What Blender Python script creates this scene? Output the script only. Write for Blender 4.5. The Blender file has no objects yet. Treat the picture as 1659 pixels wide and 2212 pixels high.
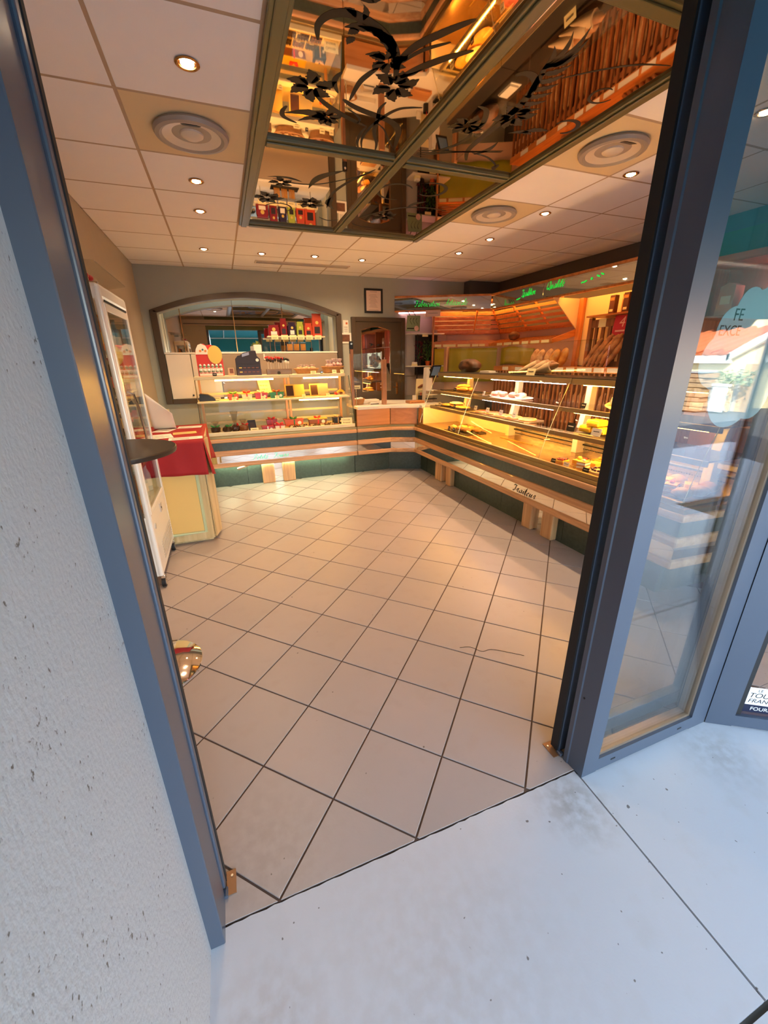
import bpy, math, random
from mathutils import Vector, Matrix, noise as mnoise
random.seed(7)
S = bpy.context.scene
COL = S.collection
PI = math.pi

# ------------------------------------------------------------------ camera
cam_d = bpy.data.cameras.new('camera'); cam = bpy.data.objects.new('camera', cam_d); COL.objects.link(cam)
EYE = 1.574
def cam_basis(yaw, pitch, roll):
    cy, sy, cp, sp = math.cos(yaw), math.sin(yaw), math.cos(pitch), math.sin(pitch)
    f = Vector((sy*cp, cy*cp, sp)); r = Vector((cy, -sy, 0)); u = r.cross(f)
    c, s = math.cos(roll), math.sin(roll)
    return c*r + s*u, c*u - s*r, f
_r, _u, _f = cam_basis(0.35273, -0.34933, -0.01533)
cam.matrix_world = Matrix(((_r.x, _u.x, -_f.x, 0), (_r.y, _u.y, -_f.y, 0), (_r.z, _u.z, -_f.z, EYE), (0, 0, 0, 1)))
cam_d.sensor_fit = 'HORIZONTAL'; cam_d.sensor_width = 36.0
cam_d.lens = 863.34/1659*36.0
cam_d.shift_x = 0.00602; cam_d.shift_y = -0.00825
cam_d.clip_start = 0.02; cam_d.clip_end = 300
S.camera = cam

# ------------------------------------------------------------------ sky, sun, exposure
W = bpy.data.worlds.new('sky'); S.world = W; W.use_nodes = True
nt = W.node_tree; nt.nodes.clear()
sky = nt.nodes.new('ShaderNodeTexSky'); sky.sky_type = 'NISHITA'; sky.sun_disc = False
sky.sun_elevation = math.radians(42); sky.sun_rotation = math.radians(-40); sky.air_density = 1.0; sky.dust_density = 0.6
bgn = nt.nodes.new('ShaderNodeBackground'); bgn.inputs['Strength'].default_value = 1.38
wo = nt.nodes.new('ShaderNodeOutputWorld')
hs_ = nt.nodes.new('ShaderNodeHueSaturation'); hs_.inputs['Saturation'].default_value = 0.75
nt.links.new(sky.outputs[0], hs_.inputs['Color']); nt.links.new(hs_.outputs[0], bgn.inputs[0]); nt.links.new(bgn.outputs[0], wo.inputs[0])
sd = bpy.data.lights.new('sun', 'SUN'); sd.energy = 22.0; sd.color = (1.0, 0.93, 0.80); sd.angle = math.radians(0.5)
sun = bpy.data.objects.new('sun', sd); COL.objects.link(sun)
sun.rotation_euler = Vector((0.62, -0.55, -0.62)).to_track_quat('-Z', 'Y').to_euler()
vs = S.view_settings; S.display_settings.display_device = 'sRGB'
vs.view_transform = 'Standard'; vs.look = 'None'; vs.gamma = 1.0; vs.use_curve_mapping = False; vs.exposure = 0.50
SPOT_W = 58.0            # the ceiling downlights
SPOT_COL = (1.0, 0.67, 0.38)
TUBE = 72.0               # strength of the tubes inside the display cases

# ------------------------------------------------------------------ helpers
def lin(c):
    if isinstance(c, str):
        c = [int(c[i:i+2], 16) for i in (1, 3, 5)]
    return tuple((x/255/12.92 if x <= 10 else ((x/255+0.055)/1.055)**2.4) for x in c)

MATS = {}
def mat(name, col, rough=0.5, metal=0.0, var=0.0, vscale=8.0, bump=0.0, bscale=60.0, spec=0.5, stretch=(1, 1, 1), emit=None, coat=0.0, sss=0.0):
    """plain procedural surface: base colour broken by noise, optional fine relief"""
    if name in MATS: return MATS[name]
    m = bpy.data.materials.new(name); m.use_nodes = True; MATS[name] = m
    n, l = m.node_tree.nodes, m.node_tree.links
    b = n['Principled BSDF']; c = lin(col)
    b.inputs['Roughness'].default_value = rough; b.inputs['Metallic'].default_value = metal
    b.inputs['Specular IOR Level'].default_value = spec; b.inputs['Coat Weight'].default_value = coat
    tc = n.new('ShaderNodeTexCoord'); mp = n.new('ShaderNodeMapping'); mp.inputs['Scale'].default_value = stretch
    l.new(tc.outputs['Object'], mp.inputs[0])
    nz = n.new('ShaderNodeTexNoise'); nz.inputs['Scale'].default_value = vscale; nz.inputs['Detail'].default_value = 4
    l.new(mp.outputs[0], nz.inputs['Vector'])
    mx = n.new('ShaderNodeMix'); mx.data_type = 'RGBA'
    v = var
    mx.inputs[6].default_value = tuple(x*(1-v) for x in c)+(1,); mx.inputs[7].default_value = tuple(min(1, x*(1+v)) for x in c)+(1,)
    l.new(nz.outputs['Fac'], mx.inputs[0]); l.new(mx.outputs[2], b.inputs['Base Color'])
    if bump:
        nb = n.new('ShaderNodeTexNoise'); nb.inputs['Scale'].default_value = bscale; nb.inputs['Detail'].default_value = 3
        l.new(mp.outputs[0], nb.inputs['Vector'])
        bp = n.new('ShaderNodeBump'); bp.inputs['Strength'].default_value = bump; bp.inputs['Distance'].default_value = 0.004
        l.new(nb.outputs['Fac'], bp.inputs['Height']); l.new(bp.outputs[0], b.inputs['Normal'])
    if emit:
        b.inputs['Emission Color'].default_value = lin(emit[0])+(1,); b.inputs['Emission Strength'].default_value = emit[1]
    return m

def wood(name, col, dark, axis='x', rough=0.38, scale=14.0):
    """straight grained timber, grain along one axis"""
    if name in MATS: return MATS[name]
    m = bpy.data.materials.new(name); m.use_nodes = True; MATS[name] = m
    n, l = m.node_tree.nodes, m.node_tree.links; b = n['Principled BSDF']
    b.inputs['Roughness'].default_value = rough; b.inputs['Coat Weight'].default_value = 0.15
    tc = n.new('ShaderNodeTexCoord'); mp = n.new('ShaderNodeMapping')
    s = {'x': (0.6, scale, scale), 'y': (scale, 0.6, scale), 'z': (scale, scale, 0.6)}[axis]
    mp.inputs['Scale'].default_value = s; l.new(tc.outputs['Object'], mp.inputs[0])
    nz = n.new('ShaderNodeTexNoise'); nz.inputs['Scale'].default_value = 2.2; nz.inputs['Detail'].default_value = 6; nz.inputs['Distortion'].default_value = 0.6
    l.new(mp.outputs[0], nz.inputs['Vector'])
    cr = n.new('ShaderNodeValToRGB'); cr.color_ramp.elements[0].position = 0.3; cr.color_ramp.elements[1].position = 0.68
    cr.color_ramp.elements[0].color = lin(dark)+(1,); cr.color_ramp.elements[1].color = lin(col)+(1,)
    l.new(nz.outputs['Fac'], cr.inputs[0]); l.new(cr.outputs[0], b.inputs['Base Color'])
    bp = n.new('ShaderNodeBump'); bp.inputs['Strength'].default_value = 0.08; bp.inputs['Distance'].default_value = 0.002
    l.new(nz.outputs['Fac'], bp.inputs['Height']); l.new(bp.outputs[0], b.inputs['Normal'])
    return m

def glass(name, tint=(0.97, 0.985, 0.975), ior=1.5, haze=0.0):
    """thin sheet: clear by transmission, mirror-like by Fresnel"""
    if name in MATS: return MATS[name]
    m = bpy.data.materials.new(name); m.use_nodes = True; MATS[name] = m
    n, l = m.node_tree.nodes, m.node_tree.links; n.clear()
    o = n.new('ShaderNodeOutputMaterial'); t = n.new('ShaderNodeBsdfTransparent'); t.inputs[0].default_value = tint+(1,)
    g = n.new('ShaderNodeBsdfGlossy'); g.inputs['Roughness'].default_value = haze
    fr = n.new('ShaderNodeFresnel'); ge = n.new('ShaderNodeNewGeometry')
    ma = n.new('ShaderNodeMath'); ma.operation = 'MULTIPLY_ADD'; ma.inputs[1].default_value = -2.0; ma.inputs[2].default_value = 1.0; l.new(ge.outputs['Backfacing'], ma.inputs[0])
    po = n.new('ShaderNodeMath'); po.operation = 'POWER'; po.inputs[0].default_value = ior; l.new(ma.outputs[0], po.inputs[1]); l.new(po.outputs[0], fr.inputs[0])   # same reflectance from both sides
    mx = n.new('ShaderNodeMixShader'); l.new(fr.outputs[0], mx.inputs[0]); l.new(t.outputs[0], mx.inputs[1]); l.new(g.outputs[0], mx.inputs[2])
    l.new(mx.outputs[0], o.inputs[0]); return m

def lamp_mat(name, col, strength):
    if name in MATS: return MATS[name]
    m = bpy.data.materials.new(name); m.use_nodes = True; MATS[name] = m
    n, l = m.node_tree.nodes, m.node_tree.links; n.clear()
    o = n.new('ShaderNodeOutputMaterial'); e = n.new('ShaderNodeEmission')
    e.inputs[0].default_value = lin(col)+(1,); e.inputs[1].default_value = strength
    l.new(e.outputs[0], o.inputs[0]); return m

class MB:
    def __init__(s): s.v = []; s.f = []
    def add(s, vs, fs):
        n = len(s.v); s.v += [tuple(p) for p in vs]; s.f += [tuple(i+n for i in f) for f in fs]; return s
    def box(s, x0, x1, y0, y1, z0, z1):
        return s.add([(x, y, z) for z in (z0, z1) for x, y in ((x0, y0), (x1, y0), (x1, y1), (x0, y1))],
                     [(3, 2, 1, 0), (4, 5, 6, 7), (0, 1, 5, 4), (1, 2, 6, 5), (2, 3, 7, 6), (3, 0, 4, 7)])
    def obox(s, c, d, rz=0, rx=0, ry=0):
        mm = Matrix.Translation(c) @ Matrix.Rotation(rz, 4, 'Z') @ Matrix.Rotation(ry, 4, 'Y') @ Matrix.Rotation(rx, 4, 'X')
        a, b, h = d[0]/2, d[1]/2, d[2]/2
        t = MB().box(-a, a, -b, b, -h, h)
        return s.add([mm @ Vector(p) for p in t.v], t.f)
    def prism(s, poly, a, b, ax='z'):
        """polygon extruded along an axis: z (x,y), y (x,z), x (y,z)"""
        k = len(poly)
        P = {'z': lambda p, h: (p[0], p[1], h), 'y': lambda p, h: (p[0], h, p[1]), 'x': lambda p, h: (h, p[0], p[1])}[ax]
        vs = [P(p, a) for p in poly]+[P(p, b) for p in poly]
        return s.add(vs, [tuple(range(k-1, -1, -1)), tuple(range(k, 2*k))]+[(i, (i+1) % k, k+(i+1) % k, k+i) for i in range(k)])
    def slab(s, pts, d):
        """closed sheet of points thickened by vector d"""
        k = len(pts); d = Vector(d); vs = [Vector(p) for p in pts]+[Vector(p)+d for p in pts]
        return s.add(vs, [tuple(range(k-1, -1, -1)), tuple(range(k, 2*k))]+[(i, (i+1) % k, k+(i+1) % k, k+i) for i in range(k)])
    def cyl(s, p0, p1, r0, r1=None, n=14, caps=True):
        r1 = r0 if r1 is None else r1
        p0, p1 = Vector(p0), Vector(p1); d = (p1-p0).normalized()
        a = d.orthogonal().normalized(); b = d.cross(a)
        vs = []
        for p, r in ((p0, r0), (p1, r1)):
            vs += [p+r*(math.cos(2*PI*i/n)*a+math.sin(2*PI*i/n)*b) for i in range(n)]
        fs = [(i, (i+1) % n, n+(i+1) % n, n+i) for i in range(n)]
        if caps: fs += [tuple(range(n-1, -1, -1)), tuple(range(n, 2*n))]
        return s.add(vs, fs)
    def tube(s, pts, r, n=8, caps=True):
        pts = [Vector(p) for p in pts]; R = r if isinstance(r, (list, tuple)) else [r]*len(pts)
        vs = []; ref = None
        for i, p in enumerate(pts):
            d = (pts[min(i+1, len(pts)-1)]-pts[max(i-1, 0)]).normalized()
            if ref is None: ref = d.orthogonal().normalized()
            a = (ref-d*ref.dot(d)).normalized(); ref = a; b = d.cross(a)
            vs += [p+R[i]*(math.cos(2*PI*k/n)*a+math.sin(2*PI*k/n)*b) for k in range(n)]
        fs = [(i*n+k, i*n+(k+1) % n, (i+1)*n+(k+1) % n, (i+1)*n+k) for i in range(len(pts)-1) for k in range(n)]
        if caps: fs += [tuple(range(n-1, -1, -1)), tuple(range((len(pts)-1)*n, len(pts)*n))]
        return s.add(vs, fs)
    def lathe(s, prof, n=24, c=(0, 0, 0), sx=1, sy=1):
        vs = [(c[0]+sx*r*math.cos(2*PI*k/n), c[1]+sy*r*math.sin(2*PI*k/n), c[2]+z) for r, z in prof for k in range(n)]
        m = len(prof)
        fs = [(i*n+k, i*n+(k+1) % n, (i+1)*n+(k+1) % n, (i+1)*n+k) for i in range(m-1) for k in range(n)]
        return s.add(vs, fs+[tuple(range(n-1, -1, -1)), tuple(range((m-1)*n, m*n))])
    def ell(s, c, r, n=12, m=8, rz=0, rx=0, ry=0, lump=0.0):
        mm = Matrix.Translation(c) @ Matrix.Rotation(rz, 4, 'Z') @ Matrix.Rotation(ry, 4, 'Y') @ Matrix.Rotation(rx, 4, 'X')
        vs = []
        for i in range(1, m):
            t = PI*i/m
            for k in range(n):
                p = Vector((math.sin(t)*math.cos(2*PI*k/n), math.sin(t)*math.sin(2*PI*k/n), -math.cos(t)))
                if lump: p *= 1+lump*mnoise.noise(p*2.1+Vector(c)*37)
                vs.append(mm @ Vector((p.x*r[0], p.y*r[1], p.z*r[2])))
        vs += [mm @ Vector((0, 0, -r[2])), mm @ Vector((0, 0, r[2]))]
        L = len(vs)
        fs = [(i*n+k, i*n+(k+1) % n, (i+1)*n+(k+1) % n, (i+1)*n+k) for i in range(m-2) for k in range(n)]
        fs += [(L-2, (k+1) % n, k) for k in range(n)]+[(L-1, (m-2)*n+k, (m-2)*n+(k+1) % n) for k in range(n)]
        return s.add(vs, fs)
    def grid(s, fn, nu, nv):
        vs = [fn(i/nu, j/nv) for i in range(nu+1) for j in range(nv+1)]
        return s.add(vs, [(i*(nv+1)+j, (i+1)*(nv+1)+j, (i+1)*(nv+1)+j+1, i*(nv+1)+j+1) for i in range(nu) for j in range(nv)])
    def build(s, name, m, parent=None, smooth=False, bevel=0.0, local=False, solid=0.0, kind=None, label=None, subd=0):
        """one mesh object; points are in world metres unless local (then in the parent's frame)"""
        me = bpy.data.meshes.new(name)
        off = Vector((0, 0, 0))
        if parent is not None and not local: off = wloc(parent)
        me.from_pydata([(p[0]-off.x, p[1]-off.y, p[2]-off.z) for p in s.v], [], s.f)
        me.update()
        o = bpy.data.objects.new(name, me); COL.objects.link(o)
        if m: me.materials.append(m)
        if parent is not None: o.parent = parent
        if smooth:
            me.polygons.foreach_set('use_smooth', [True]*len(me.polygons)); me.set_sharp_from_angle(angle=math.radians(40))
        if solid:
            q = o.modifiers.new('solid', 'SOLIDIFY'); q.thickness = solid; q.offset = 0
        if bevel:
            q = o.modifiers.new('edge', 'BEVEL'); q.width = bevel; q.segments = 2; q.limit_method = 'ANGLE'; q.angle_limit = math.radians(35)
        if subd:
            q = o.modifiers.new('sub', 'SUBSURF'); q.levels = subd; q.render_levels = subd
        if kind: o['kind'] = kind
        if label: o['label'] = label
        return o

def wloc(o):
    v = Vector(o.location)
    while o.parent is not None:
        o = o.parent; v = v+Vector(o.location)
    return v

def tag(o, label, cat, group=None, kind=None):
    o['label'] = label; o['category'] = cat
    if group: o['group'] = group
    if kind: o['kind'] = kind
    return o

def thing(name, label, cat, loc=(0, 0, 0), rz=0, group=None):
    o = bpy.data.objects.new(name, None); COL.objects.link(o); o.empty_display_size = 0.05
    o.location = loc; o.rotation_euler = (0, 0, rz)
    return tag(o, label, cat, group)

def struct(o):
    o['kind'] = 'structure'; return o

def struct_root(name, loc=(0, 0, 0)):
    o = bpy.data.objects.new(name, None); COL.objects.link(o); o.location = loc; o['kind'] = 'structure'; return o

def dup(root, loc, rz=None, label=None, group=None):
    """copy a thing with its parts and sub-parts"""
    r = root.copy(); COL.objects.link(r); r.location = loc
    if rz is not None: r.rotation_euler = (0, 0, rz)
    if label: r['label'] = label
    if group: r['group'] = group
    for ch in KIDS(root):
        c = ch.copy(); COL.objects.link(c); c.parent = r
        for g in KIDS(ch):
            d = g.copy(); COL.objects.link(d); d.parent = c
    return r
def KIDS(o): return [x for x in bpy.data.objects if x.parent == o]

def share(name, src, parent, loc, rz=0):
    """another piece that uses the mesh of src"""
    o = bpy.data.objects.new(name, src.data); COL.objects.link(o); o.parent = parent
    o.location = loc; o.rotation_euler = (0, 0, rz); return o

# lettering: a small pen alphabet for the script signs (strokes in a unit box, drawn with a broad nib)
PEN = {
 'a': (0.62, [[(.5, .42), (.3, .5), (.08, .3), (.12, .04), (.3, .02), (.5, .4), (.46, .1), (.55, .02), (.66, .12)]]),
 'b': (0.55, [[(.0, .15), (.3, .75), (.32, 1.0), (.18, .95), (.1, .4), (.12, .08), (.3, .0), (.46, .2), (.42, .42), (.25, .36)]]),
 'c': (0.5, [[(.42, .4), (.3, .5), (.08, .32), (.1, .06), (.28, .0), (.52, .14)]]),
 'e': (0.5, [[(.02, .14), (.3, .26), (.36, .44), (.22, .5), (.08, .28), (.14, .04), (.3, .0), (.54, .14)]]),
 'i': (0.32, [[(.0, .14), (.16, .48), (.12, .1), (.2, .0), (.36, .14)], [(.2, .68), (.23, .74)]]),
 'l': (0.36, [[(.0, .14), (.26, .7), (.3, .98), (.2, .98), (.1, .3), (.16, .02), (.4, .14)]]),
 'n': (0.66, [[(.0, .14), (.12, .48), (.08, .02)], [(.08, .1), (.34, .5), (.42, .36), (.38, .08), (.48, .0), (.7, .14)]]),
 'o': (0.52, [[(.3, .5), (.1, .36), (.08, .1), (.26, .0), (.42, .16), (.4, .42), (.26, .5), (.34, .36), (.56, .4)]]),
 'r': (0.46, [[(.0, .14), (.14, .54), (.3, .44), (.24, .1), (.32, .0), (.5, .14)]]),
 's': (0.42, [[(.0, .1), (.24, .56), (.34, .2), (.22, .0), (.06, .06)], [(.24, .02), (.46, .14)]]),
 't': (0.38, [[(.0, .14), (.24, .9), (.12, .14), (.2, .0), (.42, .14)], [(.02, .58), (.4, .62)]]),
 'u': (0.66, [[(.0, .14), (.12, .48), (.08, .1), (.2, .0), (.42, .4), (.46, .48), (.42, .1), (.5, .0), (.7, .14)]]),
 'd': (0.6, [[(.44, .42), (.26, .5), (.08, .3), (.1, .04), (.28, .02), (.46, .4), (.6, 1.0), (.48, .1), (.56, .0), (.66, .12)]]),
 'é': (0.5, [[(.02, .14), (.3, .26), (.36, .44), (.22, .5), (.08, .28), (.14, .04), (.3, .0), (.54, .14)], [(.26, .64), (.42, .84)]]),
 'T': (0.62, [[(.02, .78), (.06, .98), (.3, .9), (.6, .92), (.82, 1.06)], [(.46, .92), (.36, .4), (.28, .06), (.1, .0), (.0, .16)]]),
 'F': (0.64, [[(.0, .76), (.06, .98), (.34, .9), (.62, .92), (.84, 1.06)], [(.46, .92), (.34, .3), (.22, .02), (.04, .02), (.0, .16)], [(.2, .46), (.62, .52)]]),
 'A': (0.78, [[(-.06, .1), (.04, .0), (.2, .16), (.62, 1.02), (.56, .3), (.6, .02), (.82, .14)], [(.2, .38), (.7, .42)]]),
 'Q': (0.8, [[(.5, 1.0), (.16, .8), (.04, .3), (.24, .0), (.58, .1), (.76, .6), (.6, .98), (.36, .96)], [(.3, .2), (.5, .1), (.86, -.12)]]),
 'P': (0.64, [[(.34, .92), (.24, .4), (.14, .02), (.0, .06)], [(.0, .7), (.1, .96), (.5, 1.02), (.66, .78), (.52, .52), (.26, .5)]]),
}
def spline(p, k=5):
    out = []
    for i in range(len(p)-1):
        a, b, c, d = p[max(i-1, 0)], p[i], p[i+1], p[min(i+2, len(p)-1)]
        for j in range(k):
            t = j/k
            out.append(tuple(0.5*(2*b[q]+(c[q]-a[q])*t+(2*a[q]-5*b[q]+4*c[q]-d[q])*t*t+(3*b[q]-a[q]-3*c[q]+d[q])*t**3) for q in range(len(b))))
    return out+[p[-1]]
def script(text, height, org, ux, uz, slant=0.3, nib=(0.042, 0.022), space=0.35):
    """pen-drawn words as thin ribbons in the plane spanned by ux and uz; returns (mesh builder, width)"""
    b = MB(); x = 0.0; org, ux, uz = Vector(org), Vector(ux), Vector(uz)
    nrm = ux.cross(uz)*0.0015
    for ch in text:
        if ch == ' ': x += space; continue
        w, strokes = PEN[ch]
        for st in strokes:
            q = spline(st)
            L = []
            for (px_, py_) in q:
                sx = x+px_+slant*py_
                for sgn in (-1, 1):
                    L.append(org+ux*((sx+sgn*nib[0])*height)+uz*((py_+sgn*nib[1])*height))
            n = len(q)
            vs = L+[p+nrm for p in L]
            fs = [(2*i, 2*i+1, 2*i+3, 2*i+2) for i in range(n-1)]+[(2*n+2*i+2, 2*n+2*i+3, 2*n+2*i+1, 2*n+2*i) for i in range(n-1)]
            b.add(vs, fs)
        x += w*1.15
    return b, x*height

def words(name, text, size, loc, rot, m, parent, depth=0.0004, align='CENTER', shear=0.0):
    """block lettering in the built-in font, turned into a mesh part"""
    cu = bpy.data.curves.new(name, 'FONT'); cu.body = text; cu.size = size; cu.align_x = align; cu.align_y = 'CENTER'
    cu.extrude = depth; cu.shear = shear
    t = bpy.data.objects.new(name, cu); COL.objects.link(t)
    dg = bpy.context.evaluated_depsgraph_get(); me = bpy.data.meshes.new_from_object(t.evaluated_get(dg))
    bpy.data.objects.remove(t); bpy.data.curves.remove(cu)
    o = bpy.data.objects.new(name, me); COL.objects.link(o); me.materials.clear(); me.materials.append(m)
    o.rotation_euler = rot
    if parent is not None:
        o.parent = parent; o.location = Vector(loc)-wloc(parent)
    else: o.location = loc
    return o

def offset_line(P, d):
    """parallel copy of an open polyline, d to the left of travel"""
    out = []
    for i, p in enumerate(P):
        ns = []
        for a, b in ((i-1, i), (i, i+1)):
            if 0 <= a and b < len(P):
                e = Vector((P[b][0]-P[a][0], P[b][1]-P[a][1])).normalized(); ns.append(Vector((-e.y, e.x)))
        n = sum(ns, Vector((0, 0))).normalized(); k = d/max(0.2, n.dot(ns[0]))
        out.append((p[0]+n.x*k, p[1]+n.y*k))
    return out
def band(mb, P, d0, d1, z0, z1):
    """a solid strip that follows polyline P between offsets d0 and d1"""
    A, B = offset_line(P, d0), offset_line(P, d1); n = len(P)
    vs = [(p[0], p[1], z) for z in (z0, z1) for L in (A, B) for p in L]
    I = lambda zi, li, i: zi*2*n+li*n+i
    fs = []
    for i in range(n-1):
        fs += [(I(0, 0, i), I(0, 0, i+1), I(1, 0, i+1), I(1, 0, i)), (I(0, 1, i+1), I(0, 1, i), I(1, 1, i), I(1, 1, i+1)),
               (I(1, 0, i), I(1, 0, i+1), I(1, 1, i+1), I(1, 1, i)), (I(0, 0, i+1), I(0, 0, i), I(0, 1, i), I(0, 1, i+1))]
    fs += [(I(0, 1, 0), I(0, 0, 0), I(1, 0, 0), I(1, 1, 0)), (I(0, 0, n-1), I(0, 1, n-1), I(1, 1, n-1), I(1, 0, n-1))]
    return mb.add(vs, fs)
def clip(poly, a, b, c):
    """keep the part of a polygon where a*x+b*y>=c"""
    out = []
    for i, p in enumerate(poly):
        q = poly[(i+1) % len(poly)]; dp, dq = a*p[0]+b*p[1]-c, a*q[0]+b*q[1]-c
        if dp >= 0: out.append(p)
        if dp*dq < 0:
            t = dp/(dp-dq); out.append((p[0]+t*(q[0]-p[0]), p[1]+t*(q[1]-p[1])))
    return out
def area(p): return abs(sum(p[i][0]*p[(i+1) % len(p)][1]-p[(i+1) % len(p)][0]*p[i][1] for i in range(len(p))))/2

# ================================================================== materials of the place
m_tile = None
m_grout = mat('grout', '#5c4a3e', 0.9, var=0.15)
m_conc = None
m_joint = mat('joint', '#5d574f', 0.95, var=0.2)
m_ceil = mat('ceiling tile', '#f3eeea', 0.85, var=0.02, bump=0.10, bscale=260)
m_ceil2 = mat('vent tile', '#dcc69d', 0.7, var=0.02)
m_bar = mat('ceiling bar', '#b39c82', 0.6)
m_wall = mat('wall paint', '#a8a99a', 0.75, var=0.03, bump=0.06, bscale=90)
m_wall_l = mat('wall paint warm', '#b9ab92', 0.75, var=0.03, bump=0.06, bscale=90)
m_wall_d = mat('wall paint shaded', '#5a5550', 0.75, var=0.03)  # darker copy: the shade above the fascia is put into the paint
m_teal = mat('teal paint', '#2f6a6c', 0.6, var=0.03)
m_green = mat('green paint', '#1f7a50', 0.6, var=0.03)
m_olive = mat('olive paint', '#6a7250', 0.6, var=0.04)
m_frame = mat('slate lacquer', '#3f4958', 0.30, var=0.02, spec=0.9)
m_rubber = mat('black rubber', '#121214', 0.6)
m_brown = mat('brown lacquer', '#4b3b26', 0.42, var=0.06)
m_white = mat('white laminate', '#e6ddcd', 0.4)
m_cream = mat('cream laminate', '#e8d7a8', 0.4)
m_steel = mat('steel', '#cfcac0', 0.25, metal=1.0, var=0.03)
m_chrome = mat('chrome', '#f2ece4', 0.06, metal=1.0)
m_brass = mat('brass', '#c98f55', 0.22, metal=1.0)
m_black = mat('black plastic', '#141311', 0.4)
m_mirror = mat('mirror', '#e9e4da', 0.015, metal=1.0)
m_bronze = mat('bronze mirror', '#cdb498', 0.02, metal=1.0)
m_glass = glass('glass', (.985, .99, .985), 1.36); m_glass2 = glass('green edged glass', (0.965, 0.98, 0.972))
m_plexi = glass('plexiglass', (0.94, 0.95, 0.93), 1.4)
m_edge = mat('glass edge', '#3a5048', 0.2)
m_paper = mat('paper', '#efe8d8', 0.8); m_card = mat('price card', '#f2e2a8', 0.7); m_ink = mat('ink', '#26201c', 0.8)

def stucco():
    m = bpy.data.materials.new('stucco'); m.use_nodes = True
    n, l = m.node_tree.nodes, m.node_tree.links; b = n['Principled BSDF']; b.inputs['Roughness'].default_value = 0.9
    tc = n.new('ShaderNodeTexCoord'); mp = n.new('ShaderNodeMapping'); mp.inputs['Scale'].default_value = (1, 1, 0.8)
    l.new(tc.outputs['Object'], mp.inputs[0])
    a = n.new('ShaderNodeTexNoise'); a.inputs['Scale'].default_value = 120; a.inputs['Detail'].default_value = 2.5
    g = n.new('ShaderNodeTexNoise'); g.inputs['Scale'].default_value = 7; g.inputs['Detail'].default_value = 2
    l.new(mp.outputs[0], a.inputs['Vector']); l.new(mp.outputs[0], g.inputs['Vector'])
    ad = n.new('ShaderNodeMath'); ad.operation = 'MULTIPLY_ADD'; ad.inputs[1].default_value = 0.35; l.new(g.outputs['Fac'], ad.inputs[0]); l.new(a.outputs['Fac'], ad.inputs[2])
    cr = n.new('ShaderNodeValToRGB'); e = cr.color_ramp.elements
    e[0].position = 0.42; e[0].color = lin('#5c5751')+(1,); e[1].position = 0.49; e[1].color = lin('#9fa3a8')+(1,)
    l.new(ad.outputs[0], cr.inputs[0]); l.new(cr.outputs[0], b.inputs['Base Color'])
    bp = n.new('ShaderNodeBump'); bp.inputs['Strength'].default_value = 0.35; bp.inputs['Distance'].default_value = 0.004
    l.new(ad.outputs[0], bp.inputs['Height']); l.new(bp.outputs[0], b.inputs['Normal']); return m
m_stucco = stucco()
def floor_mat(name, base, rough, stains, speck, rnd):
    """slab or tile: cloudy base, crumbs of dirt, worn stains at fixed places, small difference from piece to piece"""
    m = bpy.data.materials.new(name); m.use_nodes = True; n, l = m.node_tree.nodes, m.node_tree.links; b = n['Principled BSDF']; b.inputs['Roughness'].default_value = rough
    ge = n.new('ShaderNodeNewGeometry'); c = lin(base)
    def noise(sc, det=4):
        q = n.new('ShaderNodeTexNoise'); q.inputs['Scale'].default_value = sc; q.inputs['Detail'].default_value = det; l.new(ge.outputs['Position'], q.inputs['Vector']); return q.outputs['Fac']
    def mixc(f, a, bc):
        q = n.new('ShaderNodeMix'); q.data_type = 'RGBA'; l.new(f, q.inputs[0])
        if isinstance(a, tuple): q.inputs[6].default_value = a+(1,)
        else: l.new(a, q.inputs[6])
        q.inputs[7].default_value = bc+(1,); return q.outputs[2]
    def ramp(f, p0, p1, top=1.0):
        q = n.new('ShaderNodeMapRange'); q.inputs[1].default_value = p0; q.inputs[2].default_value = p1; q.inputs[4].default_value = top; l.new(f, q.inputs[0]); return q.outputs[0]
    col = mixc(noise(2.3), tuple(x*.93 for x in c), tuple(min(1, x*1.06) for x in c))
    col = mixc(ramp(noise(9, 6), .55, .8, .35), col, (c[0]*.86, c[1]*.80, c[2]*.72))
    for (x, y, r, tint, top) in stains:
        d = n.new('ShaderNodeVectorMath'); d.operation = 'DISTANCE'; l.new(ge.outputs['Position'], d.inputs[0]); d.inputs[1].default_value = (x, y, 0)
        f = n.new('ShaderNodeMath'); f.operation = 'MULTIPLY'; l.new(ramp(d.outputs['Value'], r, r*.15), f.inputs[0]); l.new(ramp(noise(26, 5), .36, .62, top), f.inputs[1])
        col = mixc(f.outputs[0], col, lin(tint))
    col = mixc(ramp(noise(speck[0], 1), speck[1], speck[1]+.02, .8), col, lin('#4d4136'))
    if rnd:
        oi = n.new('ShaderNodeObjectInfo'); hv = n.new('ShaderNodeHueSaturation'); mr = n.new('ShaderNodeMapRange'); mr.inputs[3].default_value = 1-rnd; mr.inputs[4].default_value = 1+rnd
        l.new(oi.outputs['Random'], mr.inputs[0]); l.new(mr.outputs[0], hv.inputs['Value']); l.new(col, hv.inputs['Color']); col = hv.outputs[0]
    l.new(col, b.inputs['Base Color'])
    bp = n.new('ShaderNodeBump'); bp.inputs['Strength'].default_value = .08; bp.inputs['Distance'].default_value = .003; l.new(noise(130, 3), bp.inputs['Height']); l.new(bp.outputs[0], b.inputs['Normal'])
    return m
m_tile = floor_mat('floor tile', '#aa9e96', .42, ((-.1, .95, .35, '#8d7d70', .3),), (34, .79), .035)
m_conc = floor_mat('concrete', '#c3c5c7', .6, ((1.02, .71, .17, '#8a8172', .55), (-.13, .55, .20, '#9a8874', .35), (1.75, .66, .20, '#8f877b', .35), (.35, .45, .5, '#a89e92', .25)), (42, .765), 0)

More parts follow.
